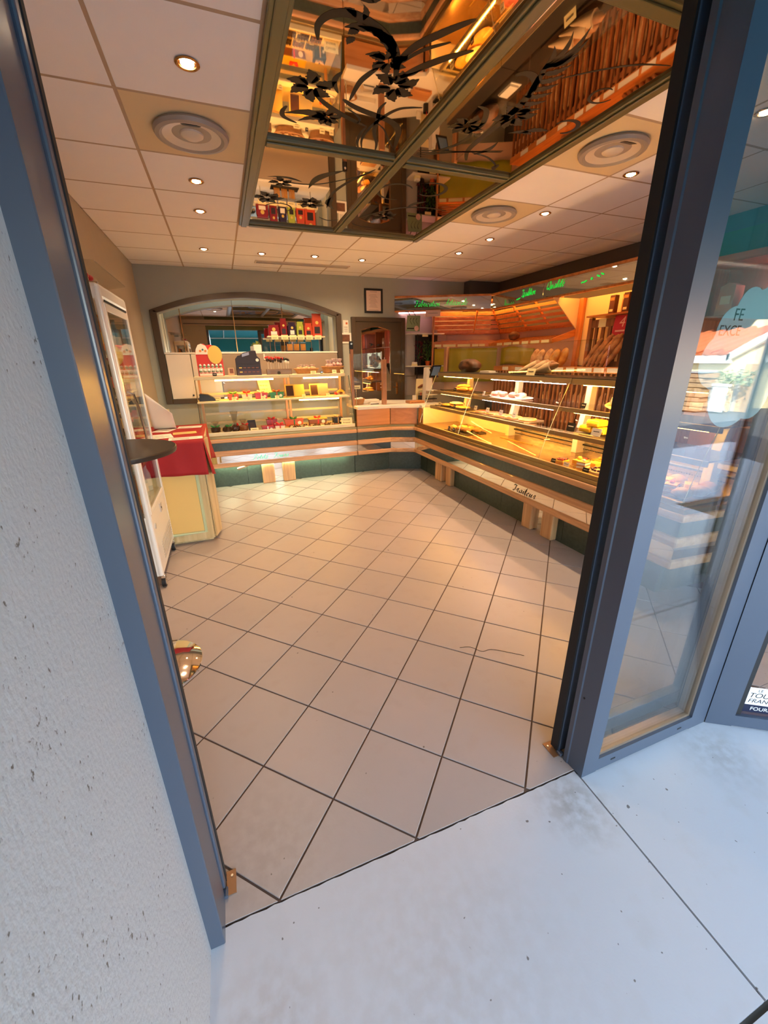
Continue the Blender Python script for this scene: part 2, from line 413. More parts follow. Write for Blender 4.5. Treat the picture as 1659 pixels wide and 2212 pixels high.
# ================================================================== room shell
CEIL, YB, XL, XR, YF = 2.755, 6.47, -0.886, 4.5, 0.815
# facade: straight to the corner, then turning towards the street
FC = (1.851, 0.776); FD = Vector((0.844, -0.536)).normalized()
def fac(t): return (FC[0]+FD.x*t, FC[1]+FD.y*t)
TEND = 1.598
FE = fac(TEND)             # where the return pane ends and the front runs on to the right wall

floor = struct_root('floor', (0, 0, 0))
sub = [(XL, YF), (1.79, YF), (FE[0], FE[1]+0.06), (XR, FE[1]+0.06), (XR, YB), (XL, YB)]
MB().prism(sub, -0.06, -0.004).build('grout_bed', m_grout, floor)
A0 = 0.77605; T = 0.333
va = Vector((math.sin(A0), math.cos(A0)))*T; vb = Vector((-math.cos(A0), math.sin(A0)))*T; o0 = Vector((-0.0505, 0.818))
whole = None
for a in range(-8, 26):
    for b in range(-16, 22):
        if True:
            g = 0.0036
            base = [o0+va*(a+i)+vb*(b+j) for i, j in ((0, 0), (1, 0), (1, 1), (0, 1))]
            cen = sum(base, Vector((0, 0)))/4
            ins = [tuple(cen+(p-cen)*(1-2*g/T)) for p in base]
            # under the counters nothing shows
            if cen.x > 3.05 or cen.y > 5.75 or (cen.x > 2.85 and cen.y < 5.0 and cen.y > 1.7): continue
            for piece in (0, 1):
                p = clip(ins, 0, 1, YF+0.002) if piece == 0 else clip(clip(clip(ins, 0, -1, -YF), 1, 0, 1.87), -FD.y, FD.x, -FD.y*FC[0]+FD.x*FC[1]+0.045); p = clip(p, 0, 1, FE[1]+.06) if p else p
                p = clip(clip(clip(p, 1, 0, XL+.002), -1, 0, -XR), 0, -1, -YB) if p else p
                if len(p) < 3 or area(p) < 0.0006: continue
                full = len(p) == 4 and abs(area(p)-(T-2*g)**2) < 1e-5
                if full and whole is not None:
                    share('tile', whole, floor, (cen.x, cen.y, 0)); continue
                c2 = sum((Vector(q) for q in p), Vector((0, 0)))/len(p)
                if full: c2 = cen
                inn = [tuple(c2+(Vector(q)-c2)*0.992) for q in p]
                k = len(p); mb = MB()
                vs = [(q[0]-c2.x, q[1]-c2.y, -0.01) for q in p]+[(q[0]-c2.x, q[1]-c2.y, -0.0012) for q in p]+[(q[0]-c2.x, q[1]-c2.y, 0.0) for q in inn]
                fs = [tuple(range(k-1, -1, -1)), tuple(range(2*k, 3*k))]+[(r*k+i, r*k+(i+1) % k, (r+1)*k+(i+1) % k, (r+1)*k+i) for r in (0, 1) for i in range(k)]
                o = mb.add(vs, fs).build('tile', m_tile, None); o.parent = floor; o.location = (c2.x, c2.y, 0)
                if full and whole is None: whole = o
# a few hairs lying on the tiles
hair = [(1.50, 1.98), (1.56, 1.96), (1.60, 1.905), (1.66, 1.90), (1.74, 1.84), (1.80, 1.79)]
tag(MB().tube([(x-0.42+0.0, y-0.36, 0.0015) for x, y in spline(hair)], 0.0012, 4).build('thread', m_ink), 'dark thread lying curled on the beige floor tiles near the door', 'thread')

pave = struct_root('floor.001', (0, 0, 0))
MB().box(-1.2, 9, -3.2, YF, -0.08, -0.012).build('joint_bed', m_joint, pave)
def edge_jag(x0, x1, y, n=60):
    return [(x0+(x1-x0)*i/n, y+random.uniform(-0.0025, 0.0015)) for i in range(n+1)]
for poly in ([(-0.60, 0.158), (1.100, 0.158), (1.121, 0.775), (1.121, 0.8115)]+edge_jag(1.10, -0.30, 0.8115)+[(-0.6, 0.8115)],
             [(1.107, 0.158), (4.6, 0.158), (4.6, 0.80), (1.128, 0.80)],
             [(-1.2, -1.2), (1.010, -1.2), (1.010, 0.145), (-1.2, 0.145)], [(1.017, -1.2), (4.6, -1.2), (4.6, 0.145), (1.017, 0.145)],
             [(-1.2, -3.2), (1.5, -3.2), (1.5, -1.212), (-1.2, -1.212)], [(1.51, -3.2), (9, -3.2), (9, -1.212), (1.51, -1.212)]):
    MB().prism(poly, -0.05, -0.001).build('slab', m_conc, pave)
crack = spline([(0.86, 0.222), (0.885, 0.200), (0.90, 0.19), (0.925, 0.162)])

# walls -------------------------------------------------------------
wl = struct(MB().box(XL-0.2, XL, YF, YB+0.2, -0.05, CEIL+0.2).build('wall_left', m_wall_l))
wr = struct_root('wall_right')
MB().box(XR, XR+0.2, FE[1], YB+0.2, -0.05, CEIL+0.2).build('wall_panel', m_wall_d, wr)
MB().box(XR-0.012, XR-0.0005, FE[1]+.21, 3.2, 2.40, CEIL).build('teal_band', m_teal, wr)
MB().box(XR-0.016, XR-0.012, 1.9, 2.95, 2.42, 2.62).build('green_band', m_green, wr)
# back wall with its arched opening
ARC = [(-0.70, 2.200), (-0.42, 2.285), (-0.12, 2.352), (0.18, 2.392), (0.487, 2.408), (0.80, 2.394), (1.10, 2.355), (1.42, 2.288), (1.72, 2.205)]
ARC = spline(ARC, 3)
wb = struct_root('wall_back')
m = MB()
m.box(XL-0.2, -0.70, YB, YB+0.2, -0.05, CEIL+0.2); m.box(1.72, XR+0.2, YB, YB+0.2, -0.05, CEIL+0.2); m.box(-0.70, 1.72, YB, YB+0.2, -0.05, 1.04)
for (x0, z0), (x1, z1) in zip(ARC[:-1], ARC[1:]):
    m.add([(x0, YB, z0), (x1, YB, z1), (x1, YB, CEIL+.2), (x0, YB, CEIL+.2), (x0, YB+.2, z0), (x1, YB+.2, z1), (x1, YB+.2, CEIL+.2), (x0, YB+.2, CEIL+.2)],
          [(0, 1, 2, 3), (5, 4, 7, 6), (0, 4, 5, 1)])
m.build('plaster', m_wall, wb)
MB().box(3.93, 4.5, 6.30, YB, 2.30, CEIL).build('beam_box', m_wall_d, wb)
MB().box(2.86, 4.5, YB-0.008, YB-0.0005, 1.0, 2.2).build('white_lining', mat('grey lining', '#b3a8a0', .6), wb)
MB().box(-0.97, 2.1, 6.95, 7.15, 0.9, 2.9).build('niche_back', m_wall, wb)
MB().box(-0.97, -0.70, YB+0.2, 6.95, 0.9, 2.9).build('niche_side', m_cream, wb); MB().box(1.72, 2.1, YB+0.2, 6.95, 0.9, 2.9).build('niche_side', m_cream, wb)
# front wall: solid piece left of the doorway, lintel over everything, unseen upper storey added to block the sun
wf = struct_root('wall_front')
LZ = 2.42
MB().box(XL-0.2, -0.262, 0.80, 0.99, -0.05, CEIL+0.2).build('wall_pier', m_wall_l, wf)
MB().box(-0.262, 1.86, 0.80, 0.99, LZ, CEIL+0.2).build('lintel', m_olive, wf)
q = [fac(-0.02), FE, (FE[0]+0.06, FE[1]+0.2), (fac(0)[0]+0.1, fac(0)[1]+0.2)]
MB().prism(q, LZ, CEIL+0.2).build('lintel', m_olive, wf)
MB().box(FE[0]+.005, XR, FE[1], FE[1]+0.2, -0.05, CEIL+0.2).build('wall_pier', m_wall_l, wf)
MB().box(-3, 9.0, 0.74, 6.8, CEIL+0.22, 6.4).build('sun_block_storey', m_stucco, wf)
# exterior return wall on the left of the doorway
struct(MB().box(-0.75, -0.2475, -2.6, 0.7735, -0.05, 3.0).build('wall_outside', m_stucco))

# ceiling -----------------------------------------------------------
ceiling = struct_root('ceiling', (0, 0, CEIL))
MB().prism([(XL-.1, YF-.05), (1.8, YF-.05), (FE[0], FE[1]+.02), (XR+.1, FE[1]+.02), (XR+.1, YB+.1), (XL-.1, YB+.1)], CEIL+0.012, CEIL+0.2).build('ceiling_slab', m_bar, ceiling)
GX, GY = -0.287, 2.625
vent_cells = []
PANEL = (0.318, 2.108, 1.425, 4.425)     # the mirrored panel
whole = None
for i in range(-1, 9):
    for j in range(-6, 7):
        x0, x1, y0, y1 = GX+.6*i+.004, GX+.6*(i+1)-.004, GY+.6*j+.004, GY+.6*(j+1)-.004
        x0, x1, y0, y1 = max(x0, XL+.001), min(x1, XR-.001), max(y0, FE[1]+.21), min(y1, YB-.001)
        if x1-x0 < .03 or y1-y0 < .03: continue
        cx_, cy_ = (x0+x1)/2, (y0+y1)/2
        if PANEL[0] < cx_ < PANEL[1] and PANEL[2] < cy_ < PANEL[3]: continue
        if y1 < YF+.1 and cx_ < 2.0: continue
        if cy_ < 0.776-(cx_-1.851)*0.635+0.2 and cx_ > 1.851: continue
        y0 = max(y0, YF+.18) if cx_ < 1.85 else y0
        w, h = x1-x0, y1-y0
        full = abs(w-.592) < 1e-4 and abs(h-.592) < 1e-4
        vent = (i, j) in ((0, 0), (4, -1), (4, 1))
        if full and whole is not None and not vent:
            share('ceiling_tile', whole, ceiling, (cx_, cy_, 0)); continue
        mb = MB()
        vs = [(sx*(w/2-d), sy*(h/2-d), z) for d, z in ((0, .014), (0, .004), (.006, 0)) for sx, sy in ((-1, -1), (1, -1), (1, 1), (-1, 1))]
        mb.add(vs, [(0, 1, 2, 3), (11, 10, 9, 8)]+[(r*4+(k+1) % 4, r*4+k, (r+1)*4+k, (r+1)*4+(k+1) % 4) for r in (0, 1) for k in range(4)])
        o = mb.build('ceiling_tile', m_ceil2 if vent else m_ceil, ceiling, local=True); o.location = (cx_, cy_, 0)
        if full and not vent: whole = o
for i in range(0, 9):
    x = GX+.6*i
    if x < XR:
        for y0, y1 in (((0.95, YB),) if not PANEL[0] < x < PANEL[1] else ((PANEL[3], YB), (0.95, PANEL[2]))):
            MB().box(x-.011, x+.011, y0, y1, CEIL+.001, CEIL+.011).build('grid_bar', m_bar, ceiling)
for j in range(-2, 7):
    y = GY+.6*j
    for x0, x1 in (((XL, XR),) if not PANEL[2] < y < PANEL[3] else ((XL, PANEL[0]), (PANEL[1], XR))):
        MB().box(x0, x1, y-.011, y+.011, CEIL+.0005, CEIL+.0105).build('grid_bar', m_bar, ceiling)

# ceiling downlights -------------------------------------------------
m_ring = mat('lamp ring', '#b98a52', 0.25, metal=1.0); m_bulb = lamp_mat('halogen bulb', '#ffe2bd', 32.0)
spots = [(0.035, 2.341, 'downlight over the drinks fridge, nearest the door on the left'), (0.009, 3.579, 'second downlight of the left row, just past the round air vent'),
         (0.007, 4.199, 'third downlight of the left row, close behind the second'), (-0.008, 5.451, 'left corner downlight in front of the arched niche'),
         (0.612, 5.476, 'downlight over the left half of the chocolate case'), (1.224, 5.430, 'downlight over the middle of the chocolate case'),
         (1.824, 5.448, 'downlight in front of the brown back door'), (2.815, 4.792, 'farthest downlight of the right row, near the corner sign'),
         (2.824, 4.186, 'second farthest downlight of the right row above the pastry case'), (2.816, 3.362, 'right row downlight between the two round air vents'),
         (2.818, 2.541, 'right row downlight nearest the glass door, beside the large vent'),
         (2.815, 1.766, 'downlight seen through the fixed pane at the right edge')]
lamp0 = None
def downlight(x, y, label):
    global lamp0
    if lamp0 is None:
        t = thing('downlight', label, 'ceiling light', (x, y, CEIL), 0, 'ceiling downlights')
        MB().lathe([(.046, -.001), (.050, -.006), (.043, -.010), (.036, -.006), (.034, .010)], 20).build('ring', m_ring, t, smooth=True, local=True)
        MB().lathe([(.0, -.014), (.018, -.013), (.027, -.006), (.028, .004), (.0, .005)], 16).build('bulb', m_bulb, t, smooth=True, local=True)
        lamp0 = t
    else:
        t = dup(lamp0, (x, y, CEIL), 0, label)
    L = bpy.data.lights.new('halogen', 'SPOT'); L.energy = SPOT_W; L.color = SPOT_COL; L.spot_size = math.radians(112); L.spot_blend = 1.0; L.shadow_soft_size = 0.03
    o = bpy.data.objects.new('halogen', L); COL.objects.link(o); o.location = (x, y, CEIL-0.02); o.rotation_euler = (math.radians(24 if y > 5.3 else 0), math.radians(-10 if x > 2.5 else 0), 0)   # gimballed towards the cases
for q in spots: downlight(*q)

# round air vents ----------------------------------------------------
m_ventw = mat('vent white', '#d8c9b4', 0.35)
def vent(x, y, label, dark):
    t = thing('air_vent', label, 'vent', (x, y, CEIL), 0, 'round ceiling air vents')
    MB().lathe([(.146, -.001), (.184, -.002), (.192, -.014), (.184, -.030), (.164, -.034), (.150, -.026), (.146, -.012)], 40).build('outer_ring', mat('vent grey', '#a2978a', 0.4), t, smooth=True, local=True)
    MB().lathe([(.0, -.004), (.062, -.004), (.090, -.009), (.140, -.024), (.149, -.026), (.149, -.001), (0, -.001)], 40).build('cone', m_ventw, t, smooth=True, local=True)
    MB().lathe([(.0, -.034), (.036, -.032), (.058, -.020), (.062, -.005), (0, -.0045)], 28).build('centre_boss', m_ventw, t, smooth=True, local=True)
    if dark: MB().slab([(-.036, -.068, -.0052), (.036, -.068, -.0052), (.050, -.122, -.0195), (-.050, -.122, -.0195)], (0, 0, -.003)).build('opening', m_black, t, local=True)
vent(0.018, 2.915, 'round white air vent in a yellowed tile, left side of the ceiling', True)
vent(2.385, 2.31, 'round white air vent right of the mirrored panel, nearest the glass door', True)
vent(2.385, 3.50, 'pale round air vent beside the far right corner of the mirrored panel', False)
t = thing('air_grille', 'long slotted air grille in the ceiling before the back wall', 'grille', (1.17, 5.90, CEIL))
m = MB()
m.box(.565, 1.785, 5.83, 5.848, CEIL-.010, CEIL); m.box(.565, 1.785, 5.952, 5.97, CEIL-.010, CEIL); m.box(.565, .583, 5.848, 5.952, CEIL-.010, CEIL); m.box(1.767, 1.785, 5.848, 5.952, CEIL-.010, CEIL)
m.build('frame', m_ventw, t); MB().box(.583, 1.767, 5.848, 5.952, CEIL-.002, CEIL-.0005).build('dark_slot', m_black, t)
for k in range(2): MB().box(.583, 1.767, 5.874+.036*k, 5.886+.036*k, CEIL-.009, CEIL-.0025).build('slat', m_ventw, t)

# mirrored ceiling panel ----------------------------------------------
cp = thing('ceiling_mirror', 'mirrored ceiling panel with black flower transfers in an olive green frame', 'mirror', ((PANEL[0]+PANEL[1])/2, (PANEL[2]+PANEL[3])/2, CEIL))
m_oliv = mat('olive lacquer', '#6b6743', 0.32, var=0.05)
ZB = CEIL-0.032
def profile_bar(x0, x1, y0, y1, along):
    """moulded bar: flat centre with a step on either side"""
    mb = MB()
    if along == 'y':
        mb.box(x0, x1, y0, y1, ZB+.010, CEIL); w = (x1-x0)*.22; mb.box(x0+w, x1-w, y0, y1, ZB, ZB+.010)
    else:
        mb.box(x0, x1, y0, y1, ZB+.010, CEIL); w = (y1-y0)*.22; mb.box(x0, x1, y0+w, y1-w, ZB, ZB+.010)
    return mb.build('frame_bar', m_oliv, cp, bevel=.004)
x0, x1, y0, y1 = PANEL; XM, YM = 1.213, 2.855
profile_bar(x0, x0+.085, y0, y1, 'y'); profile_bar(x1-.085, x1, y0, y1, 'y')
profile_bar(x0+.085, x1-.085, y1-.085, y1, 'x'); profile_bar(x0+.085, x1-.085, y0, y0+.085, 'x')
profile_bar(XM-.04, XM+.04, y0+.085, y1-.085, 'y')
profile_bar(x0+.085, XM-.04, YM-.045, YM+.045, 'x'); profile_bar(XM+.04, x1-.085, YM-.045, YM+.045, 'x')
panes = []
for ax, bx in ((x0+.085, XM-.04), (XM+.04, x1-.085)):
    for ay, by in ((y0+.085, YM-.045), (YM+.045, y1-.085)):
        panes.append((ax, bx, ay, by)); MB().box(ax-.01, bx+.01, ay-.01, by+.01, CEIL-.006, CEIL-.001).build('mirror_pane', m_bronze, cp)
m_decal = mat('black transfer', '#17110c', 0.55)
ZD = CEIL-.0066
class Decal:
    """flat plant drawing laid on the mirror glass (x right, y to the back of the shop)"""
    def __init__(s): s.m = MB()
    def stem(s, pts, w):
        q = spline(pts, 6); n = len(q); vs = []
        for i, p in enumerate(q):
            a, b = q[max(i-1, 0)], q[min(i+1, n-1)]; d = Vector((b[0]-a[0], b[1]-a[1])).normalized(); t = i/(n-1)
            ww = w*(0.25+math.sin(PI*min(1, t*1.02))**0.6)
            vs += [(p[0]-d.y*ww, p[1]+d.x*ww, ZD), (p[0]+d.y*ww, p[1]-d.x*ww, ZD)]
        s.m.add(vs, [(2*i, 2*i+1, 2*i+3, 2*i+2) for i in range(n-1)])
    def leaf(s, p, ang, L, w, wav=0.0):
        k = 12; vs = []
        c, d = math.cos(ang), math.sin(ang)
        for i in range(k+1):
            t = i/k; h = w*math.sin(PI*t**0.8)*(1+wav*math.sin(9*t*PI))
            x, off = t*L, 0.14*L*math.sin(PI*t)
            for sg in (1, -1):
                u, v = x, off+sg*h; vs.append((p[0]+u*c-v*d, p[1]+u*d+v*c, ZD))
        s.m.add(vs, [(2*i, 2*i+1, 2*i+3, 2*i+2) for i in range(k)])
    def bloom(s, p, r, a0, n=6):
        for i in range(n):
            a = a0+2*PI*i/n+0.2*math.sin(i*5); q = (p[0]+.16*r*math.cos(a), p[1]+.16*r*math.sin(a)); s.leaf(q, a, r*(0.85+.25*math.sin(i*3.1)), r*.27, .20); s.leaf(q, a+.5, r*.55, r*.10, .1)
    def curl(s, c, r, a0, a1, w):
        s.stem([(c[0]+r*(1-.35*t/10)*math.cos(a0+(a1-a0)*t/10), c[1]+r*(1-.35*t/10)*math.sin(a0+(a1-a0)*t/10)) for t in range(11)], w)
    def done(s): s.m.build('flower_transfer', m_decal, cp)
# near left pane
D = Decal()
D.stem([(0.897, 2.155), (0.875, 2.08), (0.832, 1.991), (0.768, 1.928), (0.678, 1.881), (0.597, 1.868), (0.537, 1.896), (0.506, 1.956), (0.522, 2.029)], 0.017)
for p, a, L, w in (((.80, 1.97), 3.5, .17, .02), ((.84, 2.02), 3.75, .20, .026), ((.70, 1.92), 3.0, .10, .02), ((.66, 1.93), 2.4, .05, .018), ((.655, 1.97), 2.0, .05, .016), ((.82, 2.04), 3.1, .10, .018), ((.66, 1.88), -1.9, .07, .012), ((.63, 1.875), 3.6, .06, .012)):
    D.leaf(p, a, L, w, .15)
D.bloom((.822, 2.05), .085, 1.2)
D.stem([(0.86, 2.05), (0.90, 1.93), (0.98, 1.82), (1.05, 1.74)], .016); D.stem([(0.87, 2.06), (0.93, 1.95), (1.02, 1.87)], .008)
D.leaf((.87, 2.04), -1.3, .06, .008); D.stem([(0.915, 2.13), (0.95, 2.07), (1.0, 2.005), (1.06, 1.94), (1.13, 1.88)], .016); D.leaf((.90, 2.12), -.75, .11, .010)
D.bloom((.911, 2.195), .115, .3, 6)
D.stem([(0.800, 2.10), (0.775, 2.15), (0.752, 2.225), (0.748, 2.36)], .011)
D.bloom((.556, 2.313), .115, 2.4, 6)
D.stem([(0.575, 2.36), (0.64, 2.42), (0.721, 2.473), (0.82, 2.52), (0.90, 2.55)], .013)
D.bloom((.68, 2.535), .08, 2.9, 7); D.leaf((.70, 2.545), 3.05, .24, .026, .1); D.leaf((.69, 2.55), 2.75, .16, .02, .15)
D.stem([(0.470, 2.50), (0.455, 2.55), (0.47, 2.60), (0.54, 2.635)], .010)
D.stem([(0.716, 2.361), (0.77, 2.395), (0.843, 2.422), (0.987, 2.458), (1.06, 2.51), (1.10, 2.60), (1.134, 2.746)], .016)
D.stem([(0.92, 2.317), (0.91, 2.38), (0.925, 2.441), (0.94, 2.52), (0.961, 2.602), (1.01, 2.70), (1.03, 2.78)], .009)
D.stem([(1.107, 2.301), (1.05, 2.32), (0.999, 2.351), (0.96, 2.42), (0.92, 2.55), (0.915, 2.68), (0.95, 2.79)], .008)
D.stem([(0.66, 2.177), (0.645, 2.22), (0.648, 2.262), (0.681, 2.324)], .010)
D.stem([(0.76, 2.43), (0.81, 2.46), (0.845, 2.50), (0.84, 2.54)], .005); D.stem([(0.94, 2.50), (1.0, 2.55), (1.06, 2.64), (1.14, 2.74)], .004)
D.stem([(0.90, 2.55), (0.89, 2.62), (0.90, 2.72), (0.93, 2.79)], .007)
D.curl((.74, 1.70), .12, 2.2, 6.3, .006); D.leaf((.62, 1.80), -.6, .10, .012, .1)
# near right pane
D.stem([(1.62, 2.72), (1.56, 2.60), (1.555, 2.42), (1.564, 2.24), (1.545, 2.06), (1.50, 1.92), (1.47, 1.84)], .016)
for a, L in ((-1.75, .22), (-1.55, .26), (-1.35, .22), (-1.95, .14), (-1.15, .14)): D.leaf((1.475, 1.88), a, L, .012)
for k in range(7): D.leaf((1.55-.012*k, 2.16-.05*k), -.35-.1*k, .13, .018, .2)
D.bloom((1.592, 2.22), .11, .5, 6); D.bloom((1.405, 2.37), .10, 1.9, 7)
D.stem([(1.363, 2.20), (1.42, 2.215), (1.463, 2.289), (1.48, 2.36), (1.45, 2.44)], .012)
D.stem([(1.39, 1.95), (1.42, 1.925), (1.466, 1.928), (1.515, 1.97), (1.545, 2.06)], .015)
D.stem([(1.47, 2.42), (1.48, 2.50), (1.44, 2.60), (1.36, 2.69)], .010); D.leaf((1.62, 2.64), -1.3, .19, .016)
for k in range(3): D.stem([(1.28, 2.76-.03*k), (1.40, 2.70-.02*k), (1.531, 2.631), (1.766, 2.54+.01*k)], .005)
D.stem([(1.60, 2.62), (1.72, 2.64), (1.82, 2.70), (1.85, 2.74)], .006); D.leaf((1.85, 2.70), 1.3, .09, .02, .1)
D.curl((1.88, 1.93), .07, .2, 5.0, .006); D.curl((1.93, 2.22), .08, 3.4, 7.6, .010); D.leaf((1.86, 2.27), 2.6, .16, .02, .2); D.leaf((1.80, 2.33), 2.9, .14, .018, .2)
D.stem([(1.60, 1.90), (1.72, 1.80), (1.85, 1.72), (1.99, 1.68)], .005)
# far panes
D.bloom((.56, 3.41), .09, .4, 5); D.leaf((.70, 3.36), 3.2, .24, .014); D.stem([(.50, 3.36), (.66, 3.40), (.817, 3.36), (.98, 3.22), (1.13, 3.05)], .006)
D.leaf((.93, 3.10), 2.0, .40, .03); D.bloom((.50, 3.72), .12, .9, 6); D.bloom((.83, 3.74), .12, .2, 7); D.stem([(1.12, 3.02), (1.0, 3.28), (.95, 3.52), (.98, 3.80)], .010)
D.leaf((.97, 3.55), 1.3, .28, .028, .1); D.curl((.62, 3.92), .12, 3.2, 7.2, .006); D.stem([(.97, 4.04), (1.06, 4.10), (1.15, 4.06)], .006)
D.curl((1.40, 3.30), .17, 1.2, 5.6, .010); D.curl((1.62, 3.22), .14, 4.0, 8.4, .012); D.stem([(1.29, 3.95), (1.40, 3.80), (1.55, 3.62), (1.75, 3.55), (1.95, 3.56)], .010)
D.bloom((1.50, 3.84), .12, .3, 7); D.stem([(1.28, 4.10), (1.36, 4.16), (1.5, 4.18)], .006); D.leaf((1.70, 3.42), 2.0, .22, .02)
D.done()

# ================================================================== shop front: posts, sliding door, fixed panes
H_ = LZ
dp = struct_root('door_1', (-0.21, 0.79, 0))
MB().prism([(-.262, .7735), (-.2105, .7735), (-.2085, .776), (-.2085, .884), (-.215, .890), (-.215, .93), (-.262, .93)], 0, H_).build('left_post', m_frame, dp)
MB().box(-.2145, -.2025, .892, .916, .03, H_).build('bead', m_frame, dp, bevel=.004)
MB().box(-.2145, -.2010, .918, .936, .018, H_).build('brush_seal', m_rubber, dp)
# right post of the doorway
MB().prism([(1.125, .779), (1.200, .779), (1.200, .868), (1.117, .868), (1.117, .850), (1.121, .846)], 0, H_).build('right_post', m_frame, dp)
MB().cyl((1.1195, .832, .36), (1.122, .832, .36), .004, n=10).build('screw_hole', m_rubber, dp)
# sliding leaves parked behind the side panes
def leaf(name, x0, x1, seal):
    y0, y1 = .895, .935
    m = MB(); m.box(x0, x0+.065, y0, y1, .012, H_-.02); m.box(x1-.065, x1, y0, y1, .012, H_-.02)
    m.box(x0+.065, x1-.065, y0, y1, .012, .085); m.box(x0+.065, x1-.065, y0, y1, H_-.09, H_-.02)
    m.build(name, m_frame, dp, bevel=.003)
    MB().box(x0+.06, x1-.06, .912, .918, .08, H_-.08).build('door_glass', m_glass2, dp)
    MB().box(seal-.004, seal+.004, y0+.002, y1-.002, .014, H_-.02).build('brush_seal', m_rubber, dp)
leaf('right_leaf', 1.118, 1.905, 1.114)
leaf('left_leaf', -.985, -.228, -.207)
for x, s in ((-.196, 1), (1.108, -1)):
    MB().box(x-.022, x+.022, .885, .952, .0005, .004).build('floor_plate', mat('copper plate', '#8f6a4a', .45, metal=.5), dp)
    MB().box(x-.010-.012*s, x+.010-.012*s, .876, .905, .004, .018).build('guide_block', m_frame, dp, bevel=.003)
    MB().cyl((x+.010*s, .935, .004), (x+.010*s, .935, .007), .004, n=10).build('screw', m_steel, dp)
# operator housing over the opening, inside
MB().box(-.86, 2.2, .992, 1.12, 2.53, 2.67).build('operator_housing', mat('housing beige', '#b59f88', .5), dp, bevel=.006)
MB().box(-.80, 2.1, 1.121, 1.124, 2.555, 2.57).build('housing_slot', m_black, dp)
# fixed pane beside the doorway
w1 = struct_root('window_1', (1.5, .79, 0))
y0, y1 = .779, .845
m = MB(); m.box(1.745, FC[0]-.002, y0, y1, 0, H_); m.box(1.2, 1.745, y0, y1, 0.004, .068); m.box(1.2, 1.745, y0, y1, H_-.08, H_)
m.build('frame', m_frame, w1)
m = MB(); m.box(1.2, 1.212, y0+.012, y1-.01, .068, H_-.08); m.box(1.733, 1.745, y0+.012, y1-.01, .068, H_-.08); m.box(1.212, 1.733, y0+.012, y1-.01, .068, .080)
m.build('glazing_bead', mat('bead alloy', '#b49f88', .3, metal=.7), w1)
MB().box(1.206, 1.739, .796, .801, .074, H_-.07).build('pane', m_glass2, w1); MB().box(1.206, 1.739, .817, .822, .074, H_-.07).build('pane', m_glass2, w1)
for x in (1.285, 1.675): MB().box(x-.012, x+.012, y0-.0012, y0-.0004, .030, .037).build('drain_slot', m_rubber, w1)
# return pane towards the street
w2 = struct_root('window_2', (FC[0], FC[1], 0))
nrm = Vector((-FD.y, FD.x))        # towards the inside of the shop
def strip(t0, t1, d0, d1, z0, z1, mb):
    P = [(FC[0]+FD.x*t+nrm.x*d, FC[1]+FD.y*t+nrm.y*d) for t, d in ((t0, d0), (t1, d0), (t1, d1), (t0, d1))]
    return mb.prism(P, z0, z1)
m = MB(); strip(.0, .105, 0, .066, 0, H_, m); strip(.105, 1.5, 0, .066, .004, .062, m); strip(.105, 1.5, 0, .066, H_-.08, H_, m); strip(1.5, TEND, 0, .066, 0, H_, m)
m.build('frame', m_frame, w2)
strip(.112, .13, .010, .012, .062, H_-.08, MB()).build('glazing_bead', m_rubber, w2)
strip(.10, 1.505, .028, .034, .058, H_-.07, MB()).build('pane', m_glass2, w2)
# notices on the glass
def on_return(t, z, d=.024): return (FC[0]+FD.x*t+nrm.x*d, FC[1]+FD.y*t+nrm.y*d, z)
rzr = math.atan2(FD.y, FD.x)
st = thing('race_sticker', 'small white and navy sticker with a yellow disc low on the return pane', 'sticker', on_return(.27, .075, .026))
m_stk = mat('sticker white', '#eef3f8', .35)
strip(.12, .33, .0262, .0275, .112, .205, MB()).build('white_field', m_stk, st)
strip(.12, .33, .0262, .0275, .070, .1115, MB()).build('navy_field', mat('navy', '#141a34', .35), st)
rot = (PI/2, 0, rzr)
words('letters', 'LE', .020, on_return(.185, .190, .0258), rot, m_ink, st, .0002)
words('letters', 'TOUR', .036, on_return(.195, .163, .0258), rot, m_ink, st, .0002, shear=.2)
words('letters', 'FRANCE', .030, on_return(.205, .133, .0258), rot, m_ink, st, .0002, shear=.2)
words('letters', 'FOURNI', .026, on_return(.215, .090, .0258), rot, m_stk, st, .0002)
p = on_return(.245, .163, .0256); MB().cyl((p[0], p[1], p[2]), (p[0]-nrm.x*.0004, p[1]-nrm.y*.0004, p[2]), .012, n=18).build('yellow_disc', mat('sun yellow', '#f2d21c', .4), st)
m_blue = mat('grey blue paper', '#8d9fa9', .7)
cl = thing('closing_notice', 'grey blue cloud shaped paper notice taped inside the fixed pane, reading FE EXCE', 'notice', (1.50, .8245, 1.42))
def blob(cs):
    out = []
    for k in range(72):
        a = 2*PI*k/72; best = 0
        for (x, z, r) in cs:
            dx, dz = math.cos(a), math.sin(a); b = (x*dx+z*dz); disc = b*b-(x*x+z*z-r*r)
            if disc > 0: best = max(best, b+math.sqrt(disc))
        out.append((best*math.cos(a), best*math.sin(a)))
    return out
pts = blob([(0, 0, .15), (-.12, -.02, .075), (-.085, .06, .07), (-.03, .12, .06), (.06, .145, .055), (.13, .05, .07), (0, -.10, .12), (.1, -.12, .08)])
pts = [(1.49+x, 1.575+z) for x, z in pts]
MB().prism(pts, .8245, .8255, 'y').build('paper_cloud', m_blue, cl)
words('letters', 'FE', .046, (1.415, .8240, 1.680), (PI/2, 0, 0), m_ink, cl, .0002)
words('letters', 'EXCE', .040, (1.392, .8240, 1.638), (PI/2, 0, 0), m_ink, cl, .0002)
MB().tube([(p[0], .8240, p[1]) for p in spline([(1.47, 1.50), (1.452, 1.485), (1.462, 1.468), (1.45, 1.45), (1.437, 1.438)])], .0012, 5).build('squiggle', m_ink, cl)

